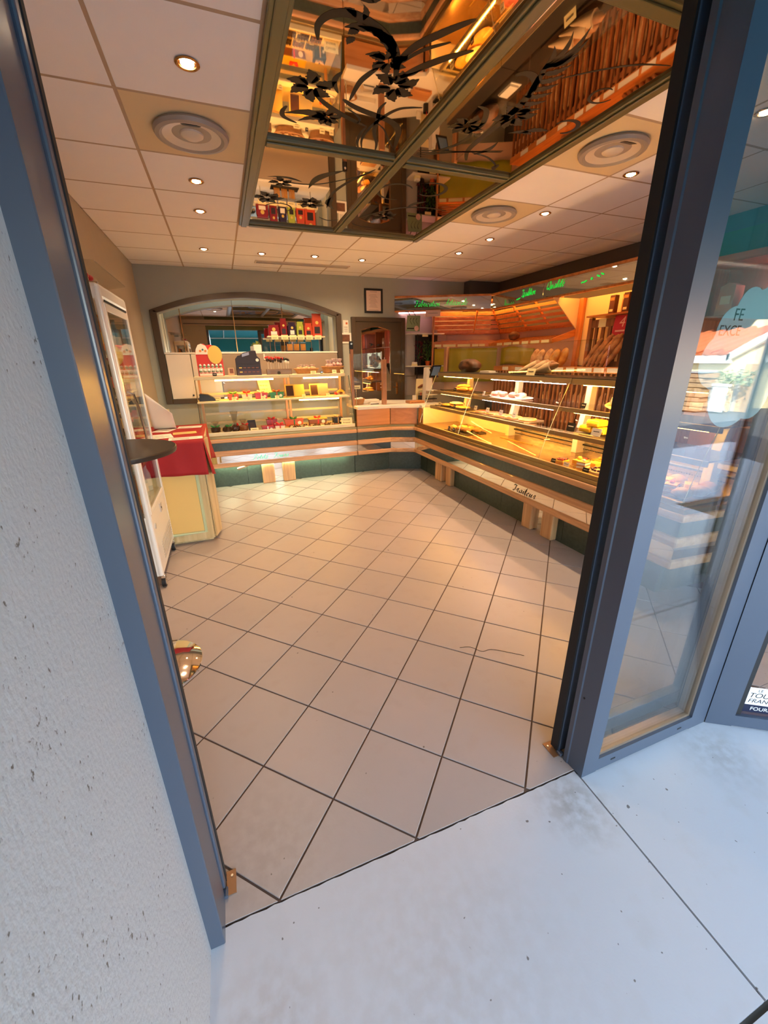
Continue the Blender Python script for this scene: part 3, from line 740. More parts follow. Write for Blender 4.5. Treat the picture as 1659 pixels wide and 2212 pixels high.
# ================================================================== counters
w_rail = wood('beech rail', '#dca878', '#b67f50', 'x'); w_rail_y = wood('beech rail y', '#dca878', '#b67f50', 'y')
w_post = wood('beech upright', '#e0b07c', '#bf8a58', 'z')
w_panel = wood('beech panel', '#cf8a4e', '#b8743c', 'x', scale=9)
w_oak = wood('orange pine', '#d98a44', '#b4662a', 'x', scale=12); w_oak_y = wood('orange pine y', '#d98a44', '#b4662a', 'y', scale=12); w_oak_z = wood('orange pine z', '#d98a44', '#b4662a', 'z', scale=12)
w_brown = wood('brown slat', '#9a5f35', '#6f4022', 'z', scale=14)
w_pale = wood('limed oak', '#d6bd8c', '#b89a66', 'z', scale=10)
m_gran = mat('green granite', '#3c473d', 0.28, var=0.55, vscale=38, spec=0.55)
m_base = mat('bronze alloy', '#9a8256', 0.32, metal=.85, var=.03)
m_green_glow = mat('green lettering', '#25d65a', .35, emit=('#12d848', .55))  # reflective letters, their brightness put in as a faint glow
m_black_ink = mat('black lettering', '#18140f', .5)
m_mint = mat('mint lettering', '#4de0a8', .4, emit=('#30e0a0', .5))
m_tubelight = lamp_mat('warm tube', '#ffb84e', TUBE); m_tubepink = lamp_mat('pink white tube', '#ffd9cf', TUBE*1.0); m_coolt = lamp_mat('cool tube', '#e4ffd4', 45.0)

def counter(name, label, P, joints, wd, loc):
    t = thing(name, label, 'counter', loc)
    for z0, z1, a, b, nm in ((.294, .352, -.012, .10, 'lower_rail'), (.443, .513, -.012, .10, 'middle_rail'), (.617, .667, -.022, .12, 'upper_rail')):
        band(MB(), P, a, b, z0, z1).build(nm, wd, t, bevel=.014)
    band(MB(), P, .006, .03, .352, .443).build('mirror_strip', m_mirror, t)
    band(MB(), P, .004, .05, .513, .617).build('granite_band', m_gran, t)
    band(MB(), P, .10, .55, .30, .664).build('carcass', m_black, t)
    band(MB(), P, -.004, .03, .667, .700).build('metal_edge', m_base, t, bevel=.004)
    band(MB(), P, .03, .60, .664, .690).build('deck', m_base, t)
    # plinth in separate granite slabs
    Q = offset_line(P, .16)
    for (ax, ay), (bx, by) in zip(Q[:-1], Q[1:]):
        L = math.hypot(bx-ax, by-ay); n = max(1, round(L/.46))
        for k in range(n):
            u0, u1 = k/n+.0015/L, (k+1)/n-.0015/L
            p, q = (ax+(bx-ax)*u0, ay+(by-ay)*u0), (ax+(bx-ax)*u1, ay+(by-ay)*u1)
            band(MB(), [p, q], 0, .03, 0.001, .30).build('plinth_slab', m_gran, t)
    return t
def pilaster(t, P0, P1, wd):
    """wooden block with a hollowed front standing under the lower rail"""
    band(MB(), [P0, P1], .095, .165, .001, .296).build('pilaster', wd, t, bevel=.012)
c1 = counter('display_counter', 'low counter of beech rails and green granite under the chocolate case', [(-.36, 5.40), (1.668, 5.40)], (), w_rail, (.65, 5.55, 0))
for a, b in ((.334, .50), (.613, .78)): pilaster(c1, (a, 5.40), (b, 5.40), w_post)
MB().box(.50, .613, 5.545, 5.555, .002, .294).build('mirror_strip', m_mirror, c1)
b_, wdt = script('Petits', .062, (.235, 5.403, .370), (1, 0, 0), (0, 0, 1)); b_.build('green_script', m_mint, c1)
b_, wdt = script('Fours', .062, (.500, 5.403, .372), (1, 0, 0), (0, 0, 1)); b_.build('green_script', m_mint, c1)
MB().cyl((-.25, 5.49, .285), (1.55, 5.49, .285), .007, n=10).build('plinth_light', m_coolt, c1)
MB().slab([(.02, 5.43, .262), (.17, 5.43, .296), (.17, 5.43, .282), (.03, 5.43, .244)], (0, .05, 0)).build('loose_strip', w_rail, c1)
c2 = counter('corner_counter', 'angled corner counter between chocolate case and pastry case', [(1.672, 5.40), (2.181, 5.40), (2.50, 5.26), (2.50, 5.163)], (), w_rail, (2.1, 5.5, 0))
PC = [(1.69, 5.42), (2.186, 5.42), (2.535, 5.265), (2.535, 5.165)]
for a, b in zip(PC[:-1], PC[1:]): band(MB(), [a, b], .02, .045, .700, .925).build('front_panel', w_panel, c2)
MB().prism([(1.69, 5.40), (2.19, 5.40), (2.56, 5.24), (2.56, 5.165), (2.95, 5.165), (2.95, 5.9), (2.45, 6.17), (2.02, 6.17), (1.69, 5.95)], .928, .97).build('worktop', m_white, c2, bevel=.006)
MB().box(1.72, 2.16, 5.80, 5.94, .9705, 1.02).build('raised_ledge', m_white, c2, bevel=.004)
c3 = counter('display_counter', 'long right-hand counter with TRAITEUR script and beech rails under the pastry case', [(2.50, 5.157), (2.50, 1.47), (3.32, 1.41)], (), w_rail_y, (2.8, 3.3, 0))
for a, b in ((4.79, 4.615), (4.49, 4.37), (2.97, 2.84), (2.705, 2.565)): pilaster(c3, (2.5, a), (2.5, b), w_post)
for a, b in ((4.37+.12, 4.615), (2.705, 2.84)): MB().box(2.645, 2.655, a, b, .002, .294).build('mirror_strip', m_mirror, c3)
b_, wdt = script('Traiteur', .068, (2.503, 3.03, .366), (0, -1, 0), (0, 0, 1)); b_.build('black_script', m_black_ink, c3)

# ------------------------------------------------------------------ chocolate case (back wall)
cc = thing('chocolate_case', 'glass display case of chocolates and gift boxes in front of the arched niche', 'display case', (.66, 5.7, .70))
def curve_front(z):            # front glass profile: depth at height z
    u = (z-.70)/.70; return 5.425+.245*u**1.25
XL_, XR_ = -.335, 1.655
MB().box(XL_, .825, 5.60, 6.02, 1.372, 1.412).build('top_shelf', m_cream, cc, bevel=.004); MB().box(.829, XR_-.07, 5.60, 6.02, 1.372, 1.412).build('top_shelf', m_cream, cc, bevel=.004)
MB().box(XL_, .825, 5.54, 5.90, 1.094, 1.116).build('middle_shelf', m_cream, cc, bevel=.004); MB().box(.829, XR_-.03, 5.54, 5.90, 1.094, 1.116).build('middle_shelf', m_cream, cc, bevel=.004)
MB().box(XL_, XR_, 5.44, 6.02, .701, .722).build('deck', m_cream, cc)
MB().box(XL_, XR_, 5.425, 5.445, .700, .745).build('front_lip', m_cream, cc, bevel=.004)
def front_glass(x0, x1, n=10):
    zs = [.745+(1.372-.745)*i/n for i in range(n+1)]
    return MB().grid(lambda u, v: (x0+(x1-x0)*u, curve_front(.745+(1.372-.745)*v), .745+(1.372-.745)*v), 1, n)
front_glass(XL_+.004, .822).build('front_glass', m_glass, cc, smooth=True); front_glass(.832, XR_-.004).build('front_glass', m_glass, cc, smooth=True)
for x in (XL_, XR_-.006):
    P = [(curve_front(z), z) for z in [.745+.63*i/10 for i in range(11)]]+[(6.02, 1.375), (6.02, .745)]
    MB().prism(P, x, x+.006, 'x').build('end_glass', m_glass, cc)
    MB().tube([(x+.003, curve_front(z), z) for z in [.72+.66*i/12 for i in range(13)]], .004, 6).build('dark_edge', m_edge, cc)
for x in (XL_+.02, .79, .84, XR_-.07):
    MB().box(x, x+.030, 5.93, 5.965, .722, 1.372).build('upright', w_post, cc, bevel=.003)
for z in (.78, .90, 1.16):
    MB().box(XL_+.05, XR_-.08, 6.00, 6.014, z, z+.03).build('rear_slat', m_cream, cc, bevel=.003)
for x0, x1 in ((XL_+.05, .80), (.86, XR_-.09)):
    MB().box(x0, x1, 6.005, 6.009, .75, 1.37).build('rear_pane', m_plexi, cc)
for x0, x1, y, z in ((-.10, .62, 5.67, 1.362), (1.02, 1.50, 5.67, 1.362), (.93, 1.48, 5.60, 1.084)):
    MB().cyl((x0, y, z), (x1, y, z), .010, n=10).build('light_tube', m_tubelight, cc)

# ------------------------------------------------------------------ pastry case (right)
pc = thing('pastry_case', 'long glass pastry case with three lit shelves along the right wall side', 'display case', (2.85, 3.3, .70))
Y0_, Y1_ = 1.50, 5.15
def cf(z): u = (z-.70)/.69; return 2.52+.25*u**1.2
MB().box(2.505, 2.535, Y0_, Y1_, .700, .735).build('front_lip', m_base, pc, bevel=.003)
m_deckm = mat('polished deck', '#a87f48', .24, metal=.65, var=.0)
for a, b in ((3.865, Y1_), (2.76, 3.86), (Y0_, 2.755)): MB().box(2.535, 3.16, a, b, .700, .722).build('deck', m_deckm, pc)
SH = ((2.775, 1.372, 1.402, 'top_shelf'), (2.715, 1.150, 1.172, 'middle_shelf'), (2.665, .948, .970, 'lower_shelf'))
m_shf = mat('shelf edge', '#8f7a55', .42, metal=.4); m_top = mat('dark top glass', '#2a241c', .35)
for X, z0, z1, nm in SH:
    for a, b in ((4.124, Y1_-.02), (2.764, 4.118), (Y0_+.01, 2.758)):
        MB().box(X, X+.016, a, b, z0-.016, z1).build(nm+'_edge', m_shf, pc, bevel=.003)
        if nm == 'top_shelf': MB().box(X+.004, 3.17, a, b, z1+.0005, z1+.0075).build('dark_top', m_top, pc); MB().box(X+.016, 3.17, a, b, z0, z1).build(nm, m_shf, pc)
        else: MB().box(X+.016, 3.10, a, b, z1-.010, z1).build(nm, m_glass2, pc)
for X, z, L in ((2.815, 1.358, ((4.35, 5.02), (2.86, 3.95), (1.6, 2.66))), (2.755, 1.136, ((4.25, 4.98), (2.90, 4.00), (1.6, 2.66))), (2.715, .934, ((4.2, 5.0), (2.86, 4.02), (1.6, 2.66)))):
    for k, (a, b) in enumerate(L):
        MB().cyl((X, a, z), (X, b, z), .009, n=10).build('light_tube', m_tubepink if k == 1 and z > 1 else m_tubelight, pc)
for a, b in ((4.122, Y1_-.003), (2.764, 4.118), (Y0_+.003, 2.758)):
    MB().grid(lambda u, v: (cf(.735+.637*v), a+(b-a)*u, .735+.637*v), 1, 10).build('front_glass', m_glass, pc, smooth=True)
for y in (Y0_, 2.757, 4.117, Y1_-.006):
    P = [(cf(z), z) for z in [.735+.637*i/10 for i in range(11)]]+[(3.16, 1.37), (3.16, .735)]
    if y in (Y0_, Y1_-.006): MB().prism(P, y, y+.005, 'y').build('end_glass', m_glass, pc)
    MB().tube([(cf(z)-.003, y+.003, z) for z in [.72+.65*i/12 for i in range(13)]], .0032, 6).build('glass_joint', mat('joint glint', '#c9b07a', .25, metal=.6), pc)
for y in (4.86, 3.86, 2.86, 1.7):      # cranked cream brackets carrying the shelves
    P = [(3.02, .722), (3.12, .722), (3.12, .93), (3.16, 1.15), (3.16, 1.372), (3.10, 1.372), (3.09, 1.17), (3.05, .98), (3.02, .90)]
    MB().prism(P, y-.03, y+.03, 'y').build('shelf_bracket', m_cream, pc, bevel=.004)
MB().box(3.10, 3.13, 3.87, Y1_-.02, .722, .945).build('rear_board', m_cream, pc); MB().box(2.56, 3.10, Y1_-.032, Y1_-.012, .722, .945).build('end_board', m_cream, pc)
MB().box(3.11, 3.17, Y0_+.02, 3.86, .722, .83).build('rear_grille', m_steel, pc); MB().box(3.09, 3.11, Y0_+.02, 3.84, .792, .806).build('dark_slot', m_black, pc)
MB().box(3.06, 3.15, Y0_+.02, 3.85, .850, .885).build('rear_rail', m_cream, pc, bevel=.004)
m = MB()
for k in range(120): m.box(3.106, 3.1095, 1.55+k*.019, 1.558+k*.019, .752, .760)
m.build('perforation', m_black, pc, kind='stuff')
MB().box(2.535, 3.10, 2.7545, 2.7595, .722, .90).build('divider_glass', m_glass, pc)
for y0, y1, x0, x1 in ((3.95, 4.62, 2.70, 2.735), (3.30, 3.80, 2.88, 2.91)):      # gold strips painted as the tubes' reflections in the glass
    MB().slab([(x0, y1, .7235), (x0+.012, y1, .7235), (x1+.012, y0, .7235), (x1, y0, .7235)], (0, 0, .006)).build('tube_reflection', mat('reflection gold', '#f3cf6a', .2, metal=.7), pc)
# glass screens standing on the case
for y0, y1 in ((3.93, 5.20), (2.62, 3.90), (1.52, 2.58)):
    P = [(y0, 1.4105), (y1, 1.4105), (y1, 1.66), (y1-.05, 1.71), (y0+.05, 1.71), (y0, 1.66)]
    MB().prism(P, 2.93, 2.936, 'x').build('screen_glass', m_plexi, pc)
    MB().slab([(2.927, y0+.05, 1.705), (2.939, y0+.05, 1.705), (2.939, y1-.05, 1.705), (2.927, y1-.05, 1.705)], (0, 0, .006)).build('glass_lip', m_plexi, pc)
MB().box(2.915, 2.955, 5.16, 5.235, 1.404, 1.73).build('screen_post', wood('screen post', '#b27a50', '#8f5d38', 'z'), pc, bevel=.004)
# posts and screen on the corner worktop
w_sp = MATS['screen post']
t = thing('counter_screen', 'clear screen between two square wooden posts on the corner worktop', 'screen', (2.0, 5.55, .97))
MB().box(2.105, 2.165, 5.50, 5.56, .9705, 1.58).build('post', w_sp, t, bevel=.004); MB().box(1.668, 1.71, 5.58, 5.63, .9705, 1.72).build('post', w_sp, t, bevel=.004)
MB().box(1.70, 2.46, 5.565, 5.570, 1.27, 1.70).build('screen_pane', m_plexi, t)
t = thing('card_reader', 'black device with round lens fixed at the top of the left screen post', 'device', (1.69, 5.60, 1.78))
MB().box(1.655, 1.715, 5.577, 5.60, 1.715, 1.82).build('body', m_black, t, bevel=.012); MB().cyl((1.685, 5.5775, 1.785), (1.685, 5.573, 1.785), .013, n=16).build('lens', m_steel, t); MB().box(1.66, 1.672, 5.585, 5.60, 1.66, 1.715).build('clip', m_black, t)

# ================================================================== back wall fittings
an = thing('mirror_niche', 'arched wall niche in a brown frame with mirrors, shelf and cupboards', 'niche', (.5, YB, 1.04))
OUT = spline([(-.782, 2.23), (-.42, 2.353), (-.12, 2.422), (.18, 2.464), (.487, 2.480), (.80, 2.466), (1.10, 2.426), (1.42, 2.356), (1.802, 2.235)], 3)
m = MB()
for i in range(len(ARC)-1):
    a, b, c, d = ARC[i], ARC[i+1], OUT[i+1], OUT[i]
    m.add([(a[0], YB-.045, a[1]), (b[0], YB-.045, b[1]), (c[0], YB-.045, c[1]), (d[0], YB-.045, d[1]), (a[0], YB+.03, a[1]), (b[0], YB+.03, b[1]), (c[0], YB-.0005, c[1]), (d[0], YB-.0005, d[1])],
          [(0, 1, 2, 3), (1, 0, 4, 5), (3, 2, 6, 7), (0, 3, 7, 4), (2, 1, 5, 6)])
m.build('arch_head', m_brown, an)
MB().box(-.782, -.70, YB-.045, YB-.0005, 1.03, 2.23).build('jamb', m_brown, an, bevel=.006); MB().box(1.72, 1.802, YB-.045, YB-.0005, 1.03, 2.235).build('jamb', m_brown, an, bevel=.006)
MB().box(-.70, 1.72, YB-.045, YB-.0005, 1.03, 1.095).build('sill', m_brown, an, bevel=.006)
MB().box(-.70, 1.72, YB-.02, 6.93, 1.688, 1.712).build('shelf', m_white, an, bevel=.004)
def mirror(x0, x1):
    """tall sheet cut to the arch"""
    top = [p for p in ARC if x0 < p[0] < x1]
    def zt(x):
        for (xa, za), (xb, zb) in zip(ARC[:-1], ARC[1:]):
            if xa <= x <= xb: return za+(zb-za)*(x-xa)/(xb-xa)
        return ARC[0][1]
    P = [(x0, 1.713), (x1, 1.713), (x1, zt(x1)+.05)]+[(p[0], p[1]+.05) for p in reversed(top)]+[(x0, zt(x0)+.05)]
    MB().prism(P, 6.925, 6.94, 'y').build('mirror_sheet', m_mirror, an)
for a, b in ((-.695, -.46), (-.455, .265), (.271, .985), (.991, 1.655)): mirror(a, b)
for a in (-.4575, .268, .988): MB().box(a-.006, a+.006, 6.915, 6.925, 1.713, 2.36).build('mirror_trim', m_brass, an)
for x0, x1 in ((-.69, -.385), (-.375, -.02)):
    f = MB().box(x0, x1, YB-.022, YB-.004, 1.10, 1.684).build('cupboard_door', m_white, an, bevel=.003)
    MB().cyl((x1-.035 if x0 < -.5 else x0+.035, YB-.022, 1.40-.26), (x1-.035 if x0 < -.5 else x0+.035, YB-.030, 1.40-.26), .012, n=14).build('knob', m_black, f)
MB().box(-.01, 1.715, YB-.018, YB-.002, 1.10, 1.684).build('back_panel', mat('taupe panel', '#9c8a76', .5, var=.03), an)
MB().box(.60, .62, YB-.028, YB-.019, 1.60, 1.684).build('shelf_bracket', m_white, an)

# back door (mirrored glass leaf)
bd = struct_root('door_2', (2.4, YB, 0))
MB().box(1.955, 2.02, YB-.06, YB-.0005, 0, 2.20).build('frame', m_brown, bd, bevel=.006); MB().box(2.785, 2.85, YB-.06, YB-.0005, 0, 2.20).build('frame', m_brown, bd, bevel=.006); MB().box(2.02, 2.785, YB-.06, YB-.0005, 2.135, 2.20).build('frame', m_brown, bd, bevel=.006)
gx0, gx1 = 2.105, 2.605
arch = [(gx0+(gx1-gx0)*i/12, 2.012+.055*math.sin(PI*i/12)) for i in range(13)]
m = MB(); m.box(2.02, gx0, YB-.045, YB-.005, 0, 2.135); m.box(gx1, 2.785, YB-.045, YB-.005, 0, 2.135); m.box(gx0, gx1, YB-.045, YB-.005, 0, 1.09)
for a, b in zip(arch[:-1], arch[1:]): m.add([(a[0], YB-.045, a[1]), (b[0], YB-.045, b[1]), (b[0], YB-.045, 2.135), (a[0], YB-.045, 2.135), (a[0], YB-.02, a[1]), (b[0], YB-.02, b[1])], [(0, 1, 2, 3), (1, 0, 4, 5)])
m.build('leaf', m_brown, bd)
MB().box(2.03, 2.775, YB-.048, YB-.0455, 1.02, 1.045).build('ledge', m_brown, bd)
MB().prism([(gx0, 1.09), (gx1, 1.09)]+arch[::-1], YB-.030, YB-.022, 'y').build('mirror_glass', m_mirror, bd)
pts = [(gx0+.004, YB-.044, 1.10), (gx0+.004, YB-.044, 2.008)]+[(p[0], YB-.044, p[1]-.004) for p in arch[1:-1]]+[(gx1-.004, YB-.044, 2.008), (gx1-.004, YB-.044, 1.10)]
MB().tube(pts, .004, 6).build('bead', m_brass, bd)
for k, (x, z, a, L) in enumerate(((2.33, 1.80, 2.9, .10), (2.36, 1.79, .3, .07), (2.36, 1.70, -1.3, .07), (2.35, 1.60, -2.4, .10), (2.39, 1.60, -.5, .07), (2.30, 1.80, 3.4, .06), (2.37, 1.66, -1.8, .06), (2.34, 1.56, -1.7, .05))):
    c, s_ = math.cos(a), math.sin(a); P = [(x, z), (x+L*.5*c-.012*s_, z+L*.5*s_+.012*c), (x+L*c, z+L*s_), (x+L*.5*c+.012*s_, z+L*.5*s_-.012*c)]
    MB().prism(P, YB-.032, YB-.031, 'y').build('leaf_transfer', m_decal, bd)
MB().box(2.69, 2.725, YB-.052, YB-.046, 1.03, 1.22).build('handle_plate', m_brass, bd, bevel=.003)
MB().tube([(2.707, YB-.05, 1.15), (2.707, YB-.085, 1.15), (2.66, YB-.09, 1.148), (2.625, YB-.088, 1.145)], .009, 10).build('lever', m_brass, bd, smooth=True)

pf = thing('framed_certificate', 'black framed certificate hung above the brown back door', 'picture', (2.335, YB, 2.43))
m = MB(); x0, x1, z0, z1 = 2.185, 2.482, 2.262, 2.600
m.box(x0, x0+.028, YB-.025, YB-.0005, z0, z1); m.box(x1-.028, x1, YB-.025, YB-.0005, z0, z1); m.box(x0+.028, x1-.028, YB-.025, YB-.0005, z0, z0+.028); m.box(x0+.028, x1-.028, YB-.025, YB-.0005, z1-.028, z1)
m.build('frame', m_black, pf, bevel=.004)
sh = MB().box(x0+.026, x1-.026, YB-.012, YB-.006, z0+.026, z1-.026).build('sheet', mat('certificate paper', '#e7cdbb', .7), pf)
m = MB()
for k in range(11): m.box(2.26+.01*(k % 3), 2.40-.012*(k % 4), YB-.0126, YB-.0121, 2.345+.017*k, 2.349+.017*k)
m.box(2.275, 2.39, YB-.0126, YB-.0121, 2.552, 2.559); m.box(2.25, 2.415, YB-.0126, YB-.0121, 2.30, 2.306)
m.build('printed_lines', mat('faint print', '#a98e80', .8), sh)

# notices between niche and door
nt_ = thing('wall_notice', 'white paper notice with orange square taped between niche and back door', 'notice', (1.88, YB, 2.04))
MB().box(1.835, 1.918, YB-.003, YB-.0006, 1.915, 2.155).build('sheet', m_paper, nt_)
MB().box(1.875, 1.905, YB-.0036, YB-.0031, 2.095, 2.125).build('orange_square', mat('orange ink', '#cf6a32', .7), nt_)
m = MB()
for k in range(7): m.box(1.845, 1.905, YB-.0036, YB-.0031, 1.985+.013*k, 1.990+.013*k)
m.build('printed_lines', mat('grey print', '#8f8880', .8), nt_); MB().box(1.87, 1.895, YB-.0036, YB-.0031, 1.925, 1.958).build('dark_stamp', m_ink, nt_)
nt_ = thing('photo_card', 'white bordered photo card pinned under the paper notice by the back door', 'card', (1.86, YB, 1.90))
MB().box(1.765, 1.96, YB-.012, YB-.0045, 1.825, 1.975).build('border', m_paper, nt_, bevel=.002); MB().box(1.79, 1.93, YB-.0128, YB-.0121, 1.85, 1.95).build('photo', mat('brown photo', '#6b432a', .5, var=.7, vscale=22), nt_)
sk = thing('wall_socket', 'cream wall socket low on the back wall left of the chocolate case', 'socket', (-.80, YB, .92))
MB().box(-.85, -.77, YB-.012, YB-.0005, .885, .965).build('plate', m_cream, sk, bevel=.004); MB().cyl((-.81, YB-.0125, .925), (-.81, YB-.016, .925), .022, n=16).build('outlet', m_white, sk)

# shelves right of the back door
sf = thing('wall_shelves', 'pale side shelves with a dark rod between back door and bread unit', 'shelf', (3.1, 6.3, 1.4))
for z, nm in ((1.952, 'shelf'), (1.462, 'shelf'), (1.312, 'glass_shelf')):
    MB().box(2.87, 3.46, 6.22, YB-.01, z, z+.016).build(nm, m_white if nm == 'shelf' else m_plexi, sf)
MB().cyl((3.03, 6.33, .95), (3.03, 6.33, 1.952), .008, n=10).build('rod', m_black, sf)
MB().box(3.05, 3.46, YB-.0145, YB-.0085, 1.478, 1.95).build('dark_back', mat('dark back', '#2c2a28', .6), sf); MB().box(3.05, 3.46, YB-.0145, YB-.0085, 1.33, 1.46).build('dark_back', MATS['dark back'], sf)
for x, z in ((3.11, 1.925), (3.17, 1.434)): MB().box(x-.05, x+.05, 6.212, 6.218, z-.012, z+.022).build('label_card', m_card, sf)

# ================================================================== bread unit and shop sign
PB = [(2.67, 6.455), (4.05, 5.83), (4.05, 3.33)]
def along(t, d, seg=0):
    """point on the bread unit's front line: t metres along a leg, d metres inwards"""
    a, b = PB[seg], PB[seg+1]; L = math.hypot(b[0]-a[0], b[1]-a[1]); e = ((b[0]-a[0])/L, (b[1]-a[1])/L)
    return (a[0]+e[0]*t-e[1]*d, a[1]+e[1]*t+e[0]*d)
S0 = math.hypot(1.38, .625); E0 = Vector((1.38, -.625)).normalized(); R0 = math.atan2(E0.y, E0.x)
sg = thing('shop_sign', 'grey mirrored fascia with green script Fabrication Artisanale, Tradition, Qualité over the bread unit', 'sign', (3.9, 5.4, 2.28))
m_grey = mat('grey mirror glass', '#c4c1ba', .03, metal=.92)
band(MB(), [along(.012, 0), PB[1], PB[2]], -.012, .035, 2.478, 2.508).build('top_rail', w_oak, sg, bevel=.006)
band(MB(), [along(.012, 0), PB[1], PB[2]], -.012, .035, 2.278, 2.303).build('bottom_rail', w_oak, sg, bevel=.006)
for a, b in ((along(.012, 0), along(1.505, 0)), ((4.05, 5.815), (4.05, 4.72)), ((4.05, 4.714), (4.05, 3.345))):
    band(MB(), [a, b], .004, .020, 2.303, 2.478).build('mirror_panel', m_grey, sg)
def sgn(text, t0, z, h, seg, cond=.85):
    o = along(t0, -.0005, seg); e = (E0.x*cond, E0.y*cond, 0) if seg == 0 else (0, -cond, 0)
    b, w = script(text, h, (o[0], o[1], z), e, (0, 0, 1), nib=(.05, .03)); return b.build('green_script', m_green_glow, sg)
sgn('Fabrication', .33, 2.352, .088, 0, .70); sgn('Artisanale', .80, 2.362, .088, 0, .66)
sgn('Tradition', 5.83-5.14, 2.372, .088, 1, .62); sgn('Qualité', 5.83-4.66, 2.392, .088, 1, .82)
for y, z in ((3.95, 2.405), (5.10, 2.372)):
    m = MB(); m.ell((4.049, y, z), (.001, .016, .014), 10, 6)
    for k, (dy, dz, r) in enumerate(((.09, -.016, .030), (-.09, .012, .030), (-.14, .024, .026), (.13, -.02, .018))): m.ell((4.049, y+dy, z+dz), (.001, r, .009), 10, 6, rx=.45 if dy < 0 else -.3)
    m.build('leaf_emblem', m_green_glow, sg)
m = MB(); band(m, [along(.06, .05), along(.72, .05)], 0, .018, 2.262, 2.278); m.build('pink_tube', lamp_mat('pink tube', '#ffb9c4', 7.0), sg)
band(MB(), [along(.80, .04), (4.09, 5.86), (4.09, 4.46)], 0, .02, 2.35, 2.37).build('light_strip', lamp_mat('amber strip', '#ffb257', 34.0), sg)
MB().cyl((4.10, 3.5, 2.36), (4.10, 4.38, 2.36), .012, n=8).build('light_strip', MATS['amber strip'], sg)

bu = thing('bread_unit', 'orange pine bread unit of slatted racks filling the far right corner', 'bread rack', (4.2, 5.0, 0))
P1 = [along(.63, 0), PB[1], (4.05, 4.45)]
def U(d): return offset_line(P1, d)
# upper rack
for k in range(5):
    z = 2.245-.062*k; d = .10+.058*k
    band(MB(), [along(.66, d), along(1.30, d)], 0, .012, z-.026, z+.026).build('rack_slat', w_oak, bu)
    a = offset_line(PB, d); y0 = a[1][1]
    band(MB(), [along(1.33, d), a[1], (a[1][0], 5.42)], 0, .012, z-.026, z+.026).build('rack_slat', w_oak, bu)
    MB().box(a[1][0], a[1][0]+.012, 4.47, 5.40, z-.019, z+.019).build('rack_slat', w_oak_y, bu)
for z0, z1 in ((1.955, 1.985),):
    band(MB(), [along(.63, .37), offset_line(PB, .37)[1], (offset_line(PB, .37)[1][0], 4.46)], 0, .05, z0, z1).build('rack_ledge', w_oak, bu)
for t_, s_ in ((.645, 0), (1.315, 0)):
    p, q = along(t_, .08, s_), along(t_, .40, s_); e = E0*.014
    MB().slab([(p[0], p[1], 2.30), (q[0], q[1], 1.97), (q[0]-.02*E0.y, q[1]+.02*E0.x, 1.985), (p[0]+.0, p[1]+.03, 2.32)], (e.x, e.y, 0)).build('rack_rib', w_oak_z, bu)
for y in (5.41, 4.95, 4.465): MB().slab([(4.12, y, 2.30), (4.43, y, 1.97), (4.46, y, 1.985), (4.15, y, 2.31)], (0, .016, 0)).build('rack_rib', w_oak_z, bu)
a, b = offset_line(PB, .06)[1], offset_line(PB, .40)[1]
MB().tube([(a[0], a[1], 2.29), (b[0], b[1], 1.965)], .016, 6).build('corner_rib', w_oak_z, bu)
band(MB(), [along(.62, 0), PB[1], (4.05, 3.34)], .036, .44, 2.425, 2.44).build('canopy', w_oak, bu)  # board added to keep the amber light off the wall above
band(MB(), [along(.66, .018), (4.069, 5.842), (4.069, 4.47)], 0, .012, 1.756, 1.766).build('light_strip', lamp_mat('tray fill light', '#ffc27a', 11.0), bu)  # unseen strip, added to brighten the space below the tray
# sloping tray with its price rail
for k in range(7):
    d = .03+.056*k; z = 1.80+.011*k
    band(MB(), U(d), 0, .040, z-.010, z).build('tray_slat', w_oak, bu)
band(MB(), U(0), -.010, .012, 1.748, 1.800).build('price_rail', w_oak, bu)
band(MB(), U(.40), 0, .02, .97, 1.96).build('back_wall', mat('pink grey lining', '#c6a491', .6), bu)
lab = []
for t_, w in ((.66, .10), (.79, .20), (1.02, .20), (1.25, .10), (1.36, .09)):
    p, q = along(t_, -.0115), along(t_+w, -.0115); lab.append(band(MB(), [p, q], -.002, 0, 1.756, 1.794).build('price_label', m_card, bu))
for y, w in ((5.60, .13), (5.43, .18), (5.22, .14), (5.02, .13), (4.84, .17), (4.63, .14)):
    MB().box(4.0365, 4.0385, y-w, y, 1.756, 1.794).build('price_label', m_card, bu)
# cheeks and uprights
p, q = along(.615, -.01), along(.615, .30)
MB().slab([(p[0], p[1], .975), (q[0], q[1], .975), (q[0], q[1], 2.275), (p[0], p[1], 2.275)], (E0.x*.025, E0.y*.025, 0)).build('left_cheek', w_oak_z, bu)
MB().prism([(3.99, 2.276), (4.43, 2.276), (4.43, 1.905)], 4.440, 4.455, 'y').build('upper_cheek', mat('cream melamine', '#f1d9a0', .5), bu)
MB().prism([(4.04, 1.745), (4.04, 1.80), (4.43, 1.925), (4.46, 1.925), (4.46, 1.845)], 4.435, 4.455, 'y').build('tray_cheek', w_oak, bu)
MB().box(4.40, 4.455, 4.37, 4.43, .70, 2.276).build('upright', w_oak_z, bu); MB().box(4.02, 4.10, 3.28, 3.345, .001, 2.276).build('upright', w_oak_z, bu)
MB().box(4.10, 4.47, 3.28, 3.30, .70, 2.276).build('right_cheek', w_oak_z, bu)
MB().box(4.466, 4.482, 3.31, 4.43, 1.47, 2.276).build('cream_back', MATS['cream melamine'], bu)
MB().box(4.40, 4.465, 3.52, 3.56, 2.02, 2.276).build('thin_upright', w_oak_z, bu); MB().box(4.16, 4.462, 3.345, 4.05, 2.012, 2.03).build('top_shelf', w_oak_y, bu)
